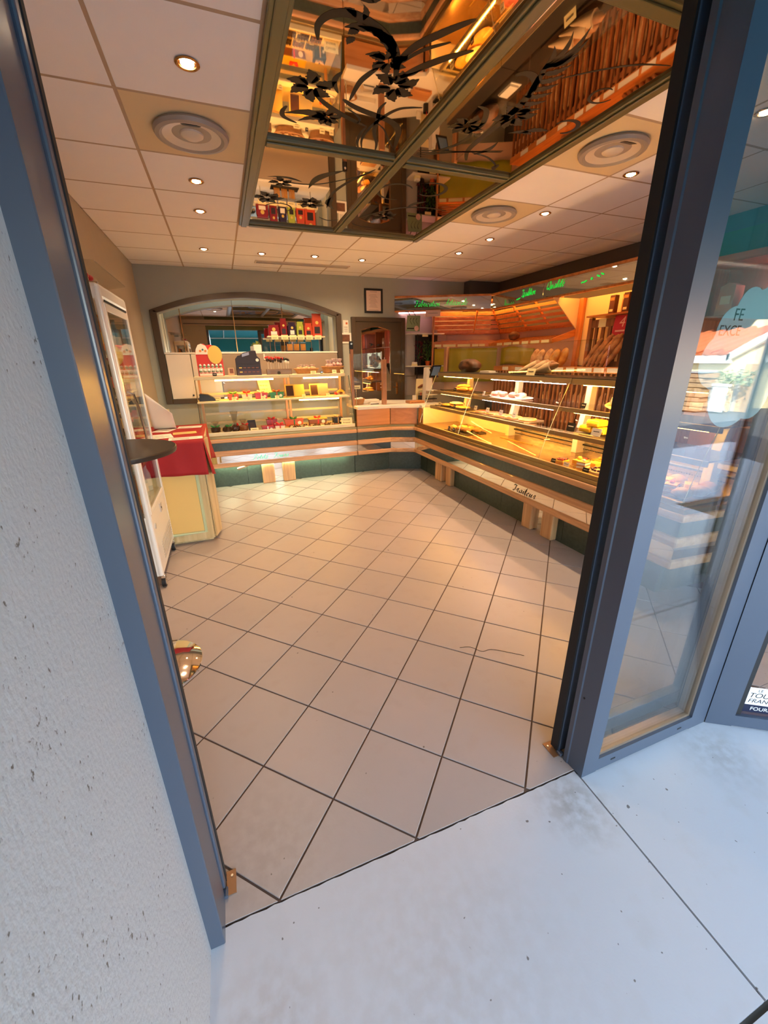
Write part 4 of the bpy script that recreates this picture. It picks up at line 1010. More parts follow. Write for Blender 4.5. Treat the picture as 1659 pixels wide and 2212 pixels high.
# lower shelf, price rail, bins of vertical slats
MB().box(4.04, 4.44, 3.35, 5.62, 1.438, 1.458).build('lower_shelf', w_oak_y, bu); MB().box(4.028, 4.0395, 3.35, 5.62, 1.395, 1.462).build('lower_rail', w_oak_y, bu)
for y, w in ((5.40, .14), (5.10, .16), (4.75, .14), (4.50, .12), (4.34, .17), (4.12, .13), (3.95, .22), (3.70, .14), (3.52, .14)):
    MB().box(4.0255, 4.0275, y-w, y, 1.405, 1.452).build('price_label', m_paper, bu)
MB().box(4.04, 4.44, 3.35, 5.62, .56, .60).build('bin_floor', w_brown, bu); MB().box(4.42, 4.44, 3.35, 5.62, .60, 1.43).build('bin_back', w_brown, bu)
s0 = None
for k in range(30):
    y = 3.39+.076*k
    if s0 is None: s0 = MB().box(-.010, .010, -.013, .013, 0, .83).build('bin_slat', w_brown, bu, local=True); s0.location = (4.05-4.2, y-5.0, .60)
    else: share('bin_slat', s0, bu, (4.05-4.2, y-5.0, .60))
for z in (.72, 1.30): MB().box(4.062, 4.078, 3.36, 5.62, z, z+.05).build('bin_rail', w_brown, bu)

# baguette crate standing on the lower shelf
bc = thing('baguette_crate', 'dark slatted baguette crate standing on the lower bread shelf', 'crate', (4.3, 3.8, 1.46))
for y in (4.03, 3.46): MB().box(4.24, 4.29, y, y+.05, 1.459, 2.01).build('corner_post', w_brown, bc, bevel=.003)
MB().box(4.245, 4.285, 3.51, 4.03, 1.90, 1.985).build('top_bar', w_brown, bc, bevel=.003); MB().box(4.245, 4.285, 3.51, 4.03, 1.462, 1.52).build('foot_bar', w_brown, bc)
for k in range(5): MB().box(4.255, 4.275, 3.57+.095*k, 3.61+.095*k, 1.52, 1.90).build('slat', w_brown, bc)
MB().box(4.238, 4.2435, 3.83, 3.93, 1.90, 1.99).build('label_card', m_card, bc)
rs = thing('red_sign', 'red sign with a large white figure hung on the baguette crate', 'sign', (4.235, 3.62, 1.9))
MB().prism([(3.52, 2.005), (3.70, 2.005), (3.72, 1.83), (3.70, 1.80), (3.55, 1.80), (3.53, 1.82)], 4.229, 4.234, 'x').build('red_card', mat('red card', '#c8283c', .5), rs)
words('figure', '4', .15, (4.2285, 3.61, 1.93), (PI/2, 0, -PI/2), mat('pink print', '#f2b9a8', .6), rs, .0002, shear=.2)
MB().box(4.2280, 4.2288, 3.56, 3.68, 1.835, 1.852).build('printed_line', MATS['pink print'], rs)

# loaves and baguettes
def crust(name, col, dark, flour=0.35, sc=9):
    if name in MATS: return MATS[name]
    m = bpy.data.materials.new(name); m.use_nodes = True; MATS[name] = m
    n, l = m.node_tree.nodes, m.node_tree.links; b = n['Principled BSDF']; b.inputs['Roughness'].default_value = .6
    tc = n.new('ShaderNodeTexCoord'); a = n.new('ShaderNodeTexNoise'); a.inputs['Scale'].default_value = sc; a.inputs['Detail'].default_value = 5
    l.new(tc.outputs['Object'], a.inputs['Vector']); cr = n.new('ShaderNodeValToRGB'); e = cr.color_ramp.elements
    e[0].position = .32; e[0].color = lin(dark)+(1,); e[1].position = .62; e[1].color = lin(col)+(1,)
    if flour: k = cr.color_ramp.elements.new(.78); k.color = lin('#ead9bd')+(1,)
    l.new(a.outputs['Fac'], cr.inputs[0]); l.new(cr.outputs[0], b.inputs['Base Color'])
    bp = n.new('ShaderNodeBump'); bp.inputs['Strength'].default_value = .4; bp.inputs['Distance'].default_value = .006
    l.new(a.outputs['Fac'], bp.inputs['Height']); l.new(bp.outputs[0], b.inputs['Normal']); return m
m_crust = crust('crust', '#b9783c', '#7a4220'); m_dark = crust('dark crust', '#7d4a28', '#40200f', .3); m_gold = crust('golden crust', '#e0a448', '#b26e22', 0); m_floury = crust('floury crust', '#d2ab7c', '#a06a3c', .6, 14)
def baguette(L, r, m, cuts=5):
    """stick loaf along +z with slashes"""
    N = 22; pts = [(0.004*math.sin(k*.9), .003*math.cos(k*1.3), L*k/N) for k in range(N+1)]
    R = [max(.004, r*math.sin(PI*min(.97, max(.03, k/N)))**.35*(1+.07*math.sin(k*PI*cuts/ (N/2)))) for k in range(N+1)]
    return MB().tube(pts, R, 10)
bag0 = tag(baguette(.56, .030, m_floury).build('baguette', m_floury, None, smooth=True), 'floury baguette standing upright in the slatted bread bins behind the pastry case', 'bread', 'baguettes in the bins')
k0 = 0
for k in range(26):
    y = 3.43+.082*k
    if 12 < k < 15: continue
    if k0 == 0: o = bag0
    else: o = bag0.copy(); COL.objects.link(o)
    o.location = (4.18+.03*math.sin(k*2.1), y, .605); o.rotation_euler = (.05*math.sin(k*1.7), .16+.04*math.sin(k), 0); k0 += 1
bg2 = None
for k in range(9):
    y = 3.66+.062*(k if k < 6 else k-5.5)
    if bg2 is None: o = bg2 = tag(baguette(.36, .033, m_crust, 6).build('loaf', m_crust, None, smooth=True), 'brown stick loaf leaning against the slatted baguette crate', 'bread', 'loaves leaning on the crate')
    else: o = bg2.copy(); COL.objects.link(o)
    o.location = (4.13 if k < 6 else 4.10, y, 1.463 if k < 6 else 1.50); o.rotation_euler = (.50+.04*math.sin(k*2), .22, 0)
def loaf(name, label, loc, r, m, rz=0, rx=0, ry=0, lump=.12, group=None):
    o = MB().ell((0, 0, r[2]), r, 18, 12, lump=lump).build(name, m, None, smooth=True); tag(o, label, 'bread', group)
    o.location = loc; o.rotation_euler = (rx, ry, rz); return o
lv = None
for k, (y, x, rx, lb) in enumerate(((4.86, 4.20, -.5, 'first of the pale loaves leaning on the lower bread shelf, farthest back'), (4.72, 4.16, -.6, 'tall pale loaf leaning second on the lower bread shelf'), (4.58, 4.18, -.55, 'pale loaf leaning in the middle of the lower bread shelf'), (4.44, 4.15, -.62, 'golden loaf leaning fourth on the lower bread shelf'), (4.33, 4.2, -.5, 'last leaning loaf, right beside the pine upright'))):
    loaf('loaf', lb, (x, y+.10, 1.462), (.040, .066, .125), m_floury if k < 3 else m_gold, 0, -rx*.9, 0, .10, 'loaves on the lower bread shelf')
loaf('loaf', 'dark round loaf alone on the orange slatted tray under the sign', (4.16, 5.36, 1.822), (.075, .095, .062), m_dark)
# lime cloth under the tray
gc = MB().grid(lambda u, v: (along(.645+u*1.08, .36+.016*math.sin(u*20+v*3))[0], min(6.448+.008*math.sin(u*26), along(.645+u*1.08, .36+.016*math.sin(u*20+v*3))[1]), 1.20+.54*v), 48, 8).build('cloth', mat('lime cloth', '#9c9c22', .55, var=.12), None, smooth=True, solid=.003)
tag(gc, 'lime green cloth hung in folds under the slatted bread tray', 'cloth')
gc2 = MB().grid(lambda u, v: (4.425+.010*math.sin(u*14), 6.0-.78*u, 1.47+.26*v+.02*math.sin(u*5)), 20, 5).build('cloth', MATS['lime cloth'], None, smooth=True, solid=.003)
tag(gc2, 'short lime green cloth behind the big brown loaf, on the right wall', 'cloth')
# tall narrow boxes on the crate shelf
m_box = mat('brown carton', '#5a2f18', .5, var=.2); m_box2 = mat('golden carton', '#b9742c', .5, var=.3)
for k, (y, x, mm, lb) in enumerate(((3.80, 4.28, m_box, 'tall dark carton standing alone above the baguette crate'), (3.67, 4.32, m_box2, 'golden brown carton in the middle of the three tall cartons'), (3.59, 4.24, m_box, 'tall dark carton at the right end of the shelf above the crate'))):
    t = thing('carton', lb, 'box', (x, y, 2.03), 0, 'cartons above the baguette crate')
    MB().box(x-.03, x+.03, y-.035, y+.035, 2.0305, 2.225).build('carton_body', mm, t, bevel=.004); MB().box(x-.0312, x-.0302, y-.022, y+.022, 2.055, 2.08).build('label', m_card, t); MB().box(x-.0312, x-.0302, y-.025, y+.025, 2.17, 2.20).build('label', m_box2 if mm is m_box else m_card, t)

# ================================================================== display unit along the right wall near the glass front
du = thing('display_unit', 'brown wall unit with pink light tubes seen through the fixed pane', 'shelf', (4.35, 1.2, 0))
w_du = wood('pinkish timber', '#a8704f', '#7e4c33', 'z')
MB().box(4.46, 4.484, .15, 2.80, .001, 2.30).build('back_board', mat('pinkish board', '#c98f78', .55), du)
MB().box(4.10, 4.484, .15, 2.82, 2.301, 2.36).build('cornice', w_oak_y, du)
m_pt = lamp_mat('display tube', '#ffb7bd', 12.0)
for y in (.17, .60, 1.55, 2.22, 2.78): MB().box(4.14, 4.46, y-.012, y+.012, .001, 2.30).build('upright', w_du, du)
for y in (.30, 1.30, 2.30): MB().cyl((4.40, y, 1.0), (4.40, y, 2.26), .013, n=10).build('light_tube', m_pt, du)
for z in (.45, .98, 1.42, 1.88):
    for a, b in ((.184, .586), (.614, 1.536), (1.564, 2.206), (2.234, 2.766)): MB().box(4.14, 4.455, a, b, z, z+.02).build('shelf', w_du, du)
m_pink = mat('pink paper bag', '#d9a493', .6, var=.06); m_kraft = mat('kraft paper', '#a9764f', .7, var=.1)
for k, (y, z, h, w, mm, lb) in enumerate(((2.60, 1.9005, .26, .13, m_pink, 'tall pink paper bag on the top shelf of the lit wall unit'), (2.40, 1.9005, .20, .13, m_kraft, 'kraft paper bag right of the tall pink bag on the wall unit'), (2.62, 1.4405, .18, .16, m_kraft, 'kraft box on the shelf below the pink paper bag'), (2.40, 1.4405, .24, .10, m_pink, 'pink bag on the middle shelf of the lit wall unit'), (1.9, 1.9005, .24, .16, m_kraft, 'kraft bag on the top shelf beside the nearer light tube'), (1.9, 1.4405, .2, .2, m_pink, 'wide pink bag on the middle shelf nearer the street'), (1.1, 1.4405, .24, .2, m_kraft, 'kraft bag on the middle shelf close to the street side window'), (2.62, 1.0005, .25, .2, m_kraft, 'kraft bag on the low shelf of the wall unit at the far end'))):
    t = thing('paper_bag', lb, 'bag', (4.3, y, z), 0, 'paper bags on the wall unit')
    MB().prism([(y-w/2, z), (y+w/2, z), (y+w/2-.006, z+h*.9), (y, z+h), (y-w/2+.006, z+h*.9)], 4.22, 4.34, 'x').build('bag_body', mm, t); MB().box(4.2185, 4.2198, y-w*.3, y+w*.3, z+h*.35, z+h*.6).build('label', m_paper, t)

# ================================================================== left side: fridge, cabinet, bar table
fr = thing('drinks_fridge', 'white glass-sided drinks fridge on castors along the left wall', 'fridge', (-.74, 3.37, 0))
m_alu = mat('white aluminium', '#e9e4da', .28, metal=.15); m_greyp = mat('grey plastic', '#b9b3aa', .4)
X0, X1, Y0, Y1 = -.876, -.60, 3.0, 3.735
MB().box(X0, X1-.004, Y0+.004, Y1-.004, .095, .56).build('base_cabinet', m_alu, fr, bevel=.006)
MB().box(X0, X1, Y0, Y1, 1.93, 2.02).build('crown', m_alu, fr, bevel=.022)
for x in (X0+.02, X1-.022):
    for y in (Y0+.022, Y1-.022): MB().cyl((x, y, .10), (x, y, 2.0), .022, n=14).build('corner_post', m_alu, fr, smooth=True)
MB().box(X1-.012, X1-.004, Y0+.04, Y1-.04, .565, 1.925).build('door_glass', m_glass2, fr)
MB().box(X0+.02, X1-.03, Y0+.006, Y0+.012, .565, 1.925).build('side_glass', m_glass2, fr); MB().box(X0+.02, X1-.03, Y1-.012, Y1-.006, .565, 1.925).build('side_glass', m_glass2, fr)
m = MB(); m.box(X1-.014, X1, Y0+.044, Y0+.075, .565, 1.92); m.box(X1-.014, X1, Y1-.07, Y1-.044, .565, 1.92); m.box(X1-.014, X1, Y0+.075, Y1-.07, .565, .595); m.box(X1-.014, X1, Y0+.075, Y1-.07, 1.875, 1.92)
m.build('door_frame', m_alu, fr, bevel=.003)
MB().box(X1-.003, X1+.0015, Y0+.06, Y1-.05, 1.925, 1.936).build('dark_slot', m_black, fr)
MB().tube([(X1, Y0+.12, 1.40), (X1+.035, Y0+.125, 1.385), (X1+.04, Y0+.16, 1.30), (X1+.04, Y0+.22, 1.12), (X1+.035, Y0+.24, .98), (X1, Y0+.245, .96)], .008, 8).build('door_handle', m_chrome, fr, smooth=True)
for z in (.58, .86, 1.12, 1.38, 1.64): MB().box(X0+.03, X1-.03, Y0+.03, Y1-.03, z, z+.012).build('wire_shelf', m_steel, fr)
for k in range(7): MB().box(X1-.0035, X1-.0005, Y0+.20, Y1-.04, .15+.022*k, .158+.022*k).build('vent_slot', m_greyp, fr)
MB().cyl((X1-.004, Y0+.10, .46), (X1+.001, Y0+.10, .46), .022, n=18).build('round_badge', m_greyp, fr)
MB().box(X1-.004, X1+.002, Y0+.40, Y0+.47, .46, .53).build('control_panel', m_greyp, fr, bevel=.002); MB().cyl((X1+.0022, Y0+.425, .495), (X1+.006, Y0+.425, .495), .008, n=12).build('dial', m_black, fr)
for x in (X0+.03, X1-.012):
    for y in (Y0+.03, Y1-.05):
        c = MB().box(x-.014, x+.014, y-.016, y+.016, .066, .094).build('castor', m_chrome, fr, bevel=.004)
        MB().cyl((x-.013, y, .0385), (x+.013, y, .0385), .038, n=18).build('wheel', m_rubber, c); MB().cyl((x+.0131, y, .0385), (x+.016, y, .0385), .027, n=16).build('hub', m_chrome, c)
def bottle(name, label, loc, cols, h=.22, r=.03, group=None):
    t = thing(name, label, 'bottle', loc, 0, group); x, y, z = loc
    MB().lathe([(.0, 0), (r, .002), (r, h*.55), (r*.9, h*.65), (r*.4, h*.82), (r*.38, h*.94), (0, h*.94)], 14, (x, y, z)).build('bottle_body', cols[0], t, smooth=True)
    MB().lathe([(r*1.01, h*.18), (r*1.02, h*.20), (r*1.02, h*.46), (r*1.01, h*.48)], 14, (x, y, z)).build('label', cols[1], t, smooth=True)
    MB().cyl((x, y, z+h*.935), (x, y, z+h), r*.46, n=12).build('cap', cols[2], t); return t
m_cola = mat('cola', '#2a120a', .12); m_oran = mat('orange drink', '#d9802a', .2); m_wat = mat('pale drink', '#a9c3c9', .12); m_redl = mat('red label', '#b3202a', .4); m_yell = mat('yellow label', '#d9b14a', .4)
pal = [(m_cola, m_redl, m_redl), (m_oran, m_yell, m_oran), (m_wat, m_paper, m_teal), (m_cola, m_yell, m_black)]
protos = [bottle('drink_bottle', 'stand-in', (-.74, 3.1, .593), pal[k]) for k in range(4)]
names_b = ['dark cola bottle with red label inside the glass drinks fridge', 'orange drink bottle with yellow label inside the glass drinks fridge', 'pale water bottle with white label inside the glass drinks fridge', 'dark bottle with yellow label and black cap inside the drinks fridge']
first = [True]*4
for zi, z in enumerate((.593, .873, 1.133, 1.393, 1.653)):
    for yi in range(4):
        for xi in range(2):
            k = (zi+yi // 2+xi) % 4; p = (-.80+.11*xi, 3.10+.175*yi, z)
            if first[k]: protos[k].location = p; protos[k]['label'] = names_b[k]; protos[k]['group'] = names_b[k]; first[k] = False
            else: dup(protos[k], p, 0)
# goods seen on top of the fridge and a clear shelf on the wall
t = thing('wall_shelf', 'clear glass wall shelf above the drinks fridge', 'shelf', (-.75, 3.7, 2.15))
MB().prism([(XL+.001, 3.05), (-.62, 3.12), (-.63, 4.05), (XL+.001, 4.35)], 2.145, 2.153).build('glass_plate', m_glass2, t)
for y in (3.25, 4.0): MB().box(XL+.001, -.80, y-.012, y+.012, 2.12, 2.1445).build('bracket', m_steel, t, bevel=.003); 
t = thing('sweet_bundle', 'cellophane sweet bundle with a red bow on top of the drinks fridge', 'sweets', (-.72, 3.16, 2.02))
MB().ell((-.72, 3.16, 2.062), (.045, .055, .042), 12, 8, lump=.2).build('bundle', mat('pale candy', '#d9c3b0', .3), t, smooth=True)
for s in (-1, 1): MB().ell((-.68, 3.16+.05*s, 2.07), (.02, .03, .018), 10, 6).build('bow_loop', m_redl, t, smooth=True)

cb = thing('side_cabinet', 'limed oak cabinet with pale green panel mouldings beside the drinks fridge', 'cabinet', (-.45, 4.2, 0))
body = [(-.74, 3.775), (-.262, 3.768), (-.262, 3.80), (-.215, 3.955), (-.235, 4.70), (-.74, 4.72)]
MB().prism(body, .03, .955).build('carcass', w_pale, cb); MB().prism([(-.72, 3.80), (-.28, 3.80), (-.25, 4.68), (-.72, 4.68)], .001, .03).build('plinth', w_pale, cb)
d = MB().box(-.70, -.268, 3.745, 3.766, .035, .95).build('cabinet_door', w_pale, cb, bevel=.004)
arch2 = [(-.66+.33*i/10, .80+.045*math.sin(PI*i/10)) for i in range(11)]
ring = [(-.66, .11), (-.33, .11)]+arch2[::-1]
MB().tube([(x, 3.744, z) for x, z in ring+[ring[0]]], .015, 6).build('green_moulding', mat('pale green', '#b4bd93', .5), d)
MB().prism([(x*.93-.035, z*.96+.018) for x, z in ring], 3.741, 3.7445, 'y').build('door_panel', mat('honey panel', '#dcb468', .4, var=.08, vscale=3), d)
MB().slab([(-.258, 3.772, .04), (-.212, 3.950, .04), (-.212, 3.950, .94), (-.258, 3.772, .94)], (.012, -.004, 0)).build('side_door', w_pale, cb)
m_red = mat('red cloth', '#a01418', .75, var=.08, vscale=3, bump=.12, bscale=500)
def red_cloth():
    x0, x1, ya, yb = -.76, -.232, 3.725, 4.72
    m = MB(); zt = .9575
    # flat top, front fall, right fall in folds
    m.grid(lambda u, v: (x0+(x1-x0)*u, ya+(yb-ya)*v, zt+.001*math.sin(u*9)*math.sin(v*14)), 16, 20)
    m.grid(lambda u, v: (x0+(x1-x0)*u+.006*v*u, ya-.012*math.sin(v*1.6)-.007*v*math.sin(u*15), zt-(.285+.02*u)*v), 24, 10)
    m.grid(lambda u, v: (x1+.028*v+.022*v*math.sin(u*11+.4)+.012*v*math.sin(u*27), ya+(yb-ya)*u-.012*math.sin(v*1.6)*(1-u), zt-(.305+.06*math.sin(u*9)*.6)*v), 40, 10)
    return m.build('tablecloth', m_red, None, smooth=True, solid=.003)
tag(red_cloth(), 'red cloth draped over the limed oak cabinet', 'tablecloth')
def sheet(name, label, x, y, w, h, rz, mm=None, z=.9606, prints=3):
    t = thing(name, label, 'paper', (x, y, z), rz)
    MB().box(-w/2, w/2, -h/2, h/2, 0, .0012).build('sheet', mm or m_paper, t, local=True)
    m = MB()
    for k in range(prints): m.box(-w*.4, w*(.1+.25*(k % 2)), -h*.35+h*.7*k/max(1, prints), -h*.35+h*.7*k/max(1, prints)+h*.06, .0012, .0015)
    if prints: m.build('printed_lines', MATS['grey print'], t, local=True)
    return t
sheet('leaflet', 'white price leaflet at the front edge of the red cloth', -.37, 3.83, .27, .13, .05, None, .9606, 5)
sheet('leaflet', 'yellow headed flyer behind the front leaflet on the red cloth', -.40, 4.14, .20, .13, .10, mat('yellow flyer', '#e6c06a', .7))
sheet('leaflet', 'white flyer at the back of the red cloth near the chocolate case', -.38, 4.52, .22, .14, -.06)
sheet('leaflet', 'pale leaflet next to the fridge glass on the red cloth', -.58, 4.02, .17, .24, .2)
sheet('leaflet', 'white flyer by the leaning sheet on the red cloth', -.60, 4.38, .16, .20, -.3)
ls = MB().grid(lambda u, v: (-.70+.20*u, 4.30+.10*(1-v)**2-.06*v+.10, .9606+.36*v**1.4*(1-.55*u*v)), 8, 12).build('leaning_sheet', m_paper, None, smooth=True, solid=.002)
tag(ls, 'curled white sheet standing upright on the red cloth beside the fridge', 'paper')

bt = thing('bar_table', 'tall round bar table with a dark brown top and chrome trumpet foot', 'table', (-.54, 2.10, 0))
MB().lathe([(0, 1.180), (.262, 1.180), (.288, 1.186), (.29, 1.192), (.29, 1.204), (.286, 1.208), (0, 1.208)], 48, (-.54, 2.10, 0)).build('tabletop', mat('dark laminate', '#342a22', .35), bt, smooth=True)
MB().lathe([(.0, .001), (.222, .001), (.225, .006), (.222, .011), (.19, .022), (.13, .034), (.07, .042), (.036, .048), (.031, .08), (0, .08)], 40, (-.54, 2.08, 0)).build('foot', m_chrome, bt, smooth=True)
MB().cyl((-.54, 2.09, .10), (-.54, 2.09, 1.18), .030, n=20).build('column', m_chrome, bt, smooth=True); MB().lathe([(.03, 1.12), (.10, 1.175), (.10, 1.180), (0, 1.180)], 20, (-.54, 2.10, 0)).build('collar', m_black, bt, smooth=True)

# ================================================================== goods
m_ribbon = mat('red ribbon', '#d3281f', .4); m_gcard = mat('gold card', '#e3c35e', .45); m_choc = mat('chocolate', '#3a1d0e', .4, var=.25, vscale=40); m_choc2 = mat('milk chocolate', '#7a4421', .4, var=.2, vscale=40)
m_cello = glass('cellophane', (.96, .95, .93), 1.45, .08)
m_wick = mat('wicker', '#b98550', .7, var=.35, vscale=60, bump=.5, bscale=80); m_pinkc = mat('pink sweets', '#e3b3a3', .5, var=.35, vscale=30); m_bisc = mat('biscuit', '#d7b17c', .6, var=.2, vscale=30)
m_plate = mat('white plate', '#efe6d6', .3); m_tray = mat('dark tray', '#3a2a1c', .3)
def price_card(label, x, y, z, w=.06, h=.035, rz=0, mm=None, tilt=-.25, ink=True):
    t = thing('price_card', label, 'price card', (x, y, z), rz, 'price cards')
    MB().obox((0, 0, h/2+.002), (w, .0015, h), 0, tilt).build('card', mm or m_card, t, local=True)
    m = MB()
    for k in range(2): m.obox((-.05*w*k, -.0014+.004*(.5-.6*k)*0, h*(.62-.3*k)), (w*.62, .0008, h*.10), 0, tilt)
    for p in range(len(m.v)): m.v[p] = (m.v[p][0], m.v[p][1]-.0006+math.tan(tilt)*0, m.v[p][2])
    m.build('printed_lines', m_ink if (mm is not m_black) else m_paper, t, local=True)
    MB().box(-w*.25, w*.25, -.006, .008, 0, .004).build('foot', m_black, t, local=True); return t
# --- on top of the chocolate case
ZT = 1.4125
ed = thing('egg_display', 'red and white counter display for wrapped chocolate eggs with a cloud top', 'display stand', (-.125, 5.74, ZT))
prof = [(-.155, 0), (.155, 0), (.155, .20), (.14, .30), (.10, .345), (.03, .375), (-.02, .365), (-.05, .385), (-.10, .37), (-.125, .33), (-.155, .30)]
MB().prism([(-.125+x, ZT+z) for x, z in prof], 5.80, 5.806, 'y').build('back_board', mat('display red', '#d2301c', .4), ed)
MB().prism([(-.125-.155+.155*i/10, ZT+.26+.0*i) for i in range(11)]+[(-.125+.0, ZT+.30), (-.15, ZT+.36), (-.20, ZT+.385), (-.24, ZT+.37), (-.27, ZT+.32)], 5.797, 5.7995, 'y').build('cloud_panel', m_paper, ed)
MB().prism([(-.125+.07+.085*math.cos(a*PI/10), ZT+.255+.11*math.sin(a*PI/10)) for a in range(21)], 5.794, 5.7965, 'y').build('yellow_panel', m_gcard, ed)
for x, z, r in ((-.22, .30, .014), (-.19, .315, .012), (-.16, .30, .014)): MB().cyl((x, 5.7968, ZT+z), (x, 5.7955, ZT+z), r, n=12).build('printed_dot', m_teal if r < .013 else m_oran, ed)
MB().box(-.265, .015, 5.755, 5.80, ZT, ZT+.095).build('upper_step', m_paper, ed); MB().box(-.268, .018, 5.70, 5.7545, ZT, ZT+.035).build('lower_step', MATS['display red'], ed); MB().box(-.262, .012, 5.699, 5.6995, ZT+.036-.03, ZT+.033).build('printed_band', m_paper, ed)
egg0 = None
for r, (y, z) in enumerate(((5.775, ZT+.0955), (5.727, ZT+.0355))):
    for k in range(6):
        x = -.245+.048*k
        if egg0 is None:
            egg0 = thing('wrapped_egg', 'silvery wrapped chocolate egg standing in a row on the red display', 'egg', (x, y, z), 0, 'eggs on the red display')
            MB().ell((0, 0, .025), (.019, .019, .025), 12, 8).build('shell', mat('silver wrap', '#d9d6c8', .25, metal=.3, var=.3, vscale=60), egg0, smooth=True, local=True); MB().cyl((0, 0, .018), (0, 0, .026), .0196, n=12, caps=False).build('band', m_green, egg0, local=True)
        else: dup(egg0, (x, y, z), k*.7)
price_card('black price card in front of the red egg display', -.09, 5.675, ZT, .05, .035, 0, m_black)
cd = thing('chocolate_display', 'dark brown stepped chocolate display with a round white badge', 'display stand', (.335, 5.75, ZT))
prof = [(-.155, 0), (.155, 0), (.155, .20), (.12, .235), (.11, .30), (.05, .30), (-.05, .275), (-.09, .245), (-.12, .24), (-.155, .20)]
m_dk = mat('dark print', '#2b1712', .4)
MB().prism([(.335+x, ZT+z) for x, z in prof], 5.80, 5.806, 'y').build('back_board', m_dk, cd)
MB().box(.19, .48, 5.75, 5.80, ZT, ZT+.13).build('upper_step', m_dk, cd); MB().box(.19, .485, 5.69, 5.7495, ZT, ZT+.075).build('lower_step', mat('plum print', '#3d2430', .4), cd)
MB().slab([(.27, 5.799, ZT+.225), (.36, 5.799, ZT+.25), (.36, 5.799, ZT+.285), (.27, 5.799, ZT+.26)], (0, -.001, 0)).build('name_panel', mat('steel blue', '#8d94b2', .4), cd)
MB().cyl((.455, 5.7995, ZT+.185), (.455, 5.798, ZT+.185), .020, n=20).build('round_badge', m_paper, cd)
for k in range(5):
    MB().box(.215+.052*k, .250+.052*k, 5.7485, 5.7496, ZT+.085, ZT+.10).build('printed_bar', m_choc2 if k else m_gcard, cd); MB().box(.215+.052*k, .250+.052*k, 5.6885, 5.6897, ZT+.035, ZT+.048).build('printed_bar', m_choc2 if k else m_gcard, cd)
t = thing('picture_card', 'small card with a brown picture between the two chocolate displays', 'card', (.105, 5.76, ZT))
MB().box(.075, .15, 5.758, 5.761, ZT, ZT+.095).build('card', mat('beige card', '#c9a98a', .7), t); MB().box(.095, .14, 5.7565, 5.7578, ZT+.03, ZT+.085).build('picture', m_choc2, t)
lb = thing('lollipop_block', 'wooden block holding chocolate lollipops with red and black bows', 'block', (.72, 5.76, ZT))
MB().box(.555, .885, 5.72, 5.79, ZT, ZT+.07).build('block', wood('walnut', '#7b5a38', '#57402a', 'x'), lb, bevel=.004)
MB().cyl((.71, 5.7195, ZT+.02), (.71, 5.717, ZT+.02), .022, n=12).build('round_label', m_ink, lb)
lol = {}
for k in range(9):
    x = .585+.033*k; red = k < 6; z = ZT+.0705; h = .10+.02*math.sin(k*1.9); y = 5.755+.018*math.cos(k*2.3)
    key = red
    if key not in lol:
        t = lol[key] = thing('lollipop', 'stand-in', 'lollipop', (x, y, z), 0, 'red bowed lollipops' if red else 'black and white lollipops')
        t['label'] = 'chocolate lollipop with a red bow in the wooden block on the case' if red else 'chocolate lollipop with a black and white bow in the wooden block'
        MB().cyl((0, 0, -.03), (0, 0, h), .0025, n=6).build('stick', m_paper, t, local=True)
        MB().ell((0, 0, h+.012), (.021, .012, .022), 12, 8).build('sweet', m_choc if red else m_plate, t, smooth=True, local=True)
        m = MB()
        for s in (-1, 1): m.ell((.02*s, -.006, h+.045), (.022, .010, .014), 10, 6, ry=.5*s)
        m.build('bow', m_ribbon if red else m_black, t, smooth=True, local=True); MB().ell((0, 0, h+.03), (.030, .020, .045), 10, 8, lump=.2).build('wrapper', m_cello, t, smooth=True, local=True)
    else: dup(lol[key], (x, y, z-.008*(k % 3)), k*.5)
def basket(name, label, c, rx, ry, h):
    t = thing(name, label, 'basket', c)
    m = MB(); m.lathe([(0, .002), (.78, .002), (.86, h*.4), (1.0, h), (.95, h), (.80, h*.4), (.72, .012), (0, .012)], 28, (0, 0, 0), rx, ry); m.build('body', m_wick, t, smooth=True, local=True)
    m = MB(); m.tube([(rx*math.cos(2*PI*k/28), ry*math.sin(2*PI*k/28), h) for k in range(29)], .006, 6); m.build('rim', m_wick, t, local=True)
    for q in range(3): MB().tube([((.80+.055*q)*rx*math.cos(2*PI*k/28), (.80+.055*q)*ry*math.sin(2*PI*k/28), h*(.2+.25*q)) for k in range(29)], .004, 5).build('weave_band', m_wick, t, local=True)
    return t
basket('bread_basket', 'oval wicker basket of wrapped biscuits on the chocolate case', (1.09, 5.77, ZT), .17, .075, .065)
basket('round_basket', 'round wicker basket of pink wrapped sweets at the right end of the case', (1.46, 5.77, ZT), .16, .10, .085)
pb = {}
for k in range(7):
    x, y = .98+.036*k, 5.765+.02*math.sin(k*2.2); z = ZT+.045
    if 'b' not in pb:
        t = pb['b'] = thing('biscuit_bag', 'clear bag of biscuits heaped in the oval wicker basket', 'bag', (x, y, z), 0, 'biscuit bags in the oval basket')
        MB().ell((0, 0, .022), (.028, .024, .022), 10, 8, lump=.25).build('biscuits', m_bisc, t, smooth=True, local=True); MB().lathe([(.006, .040), (.018, .066), (.016, .067), (.004, .042)], 10).build('gathered_top', mat('pale pink wrap', '#e6cfc6', .4), t, local=True)
    else: dup(pb['b'], (x, y, z+.006*(k % 2)), k*1.1)
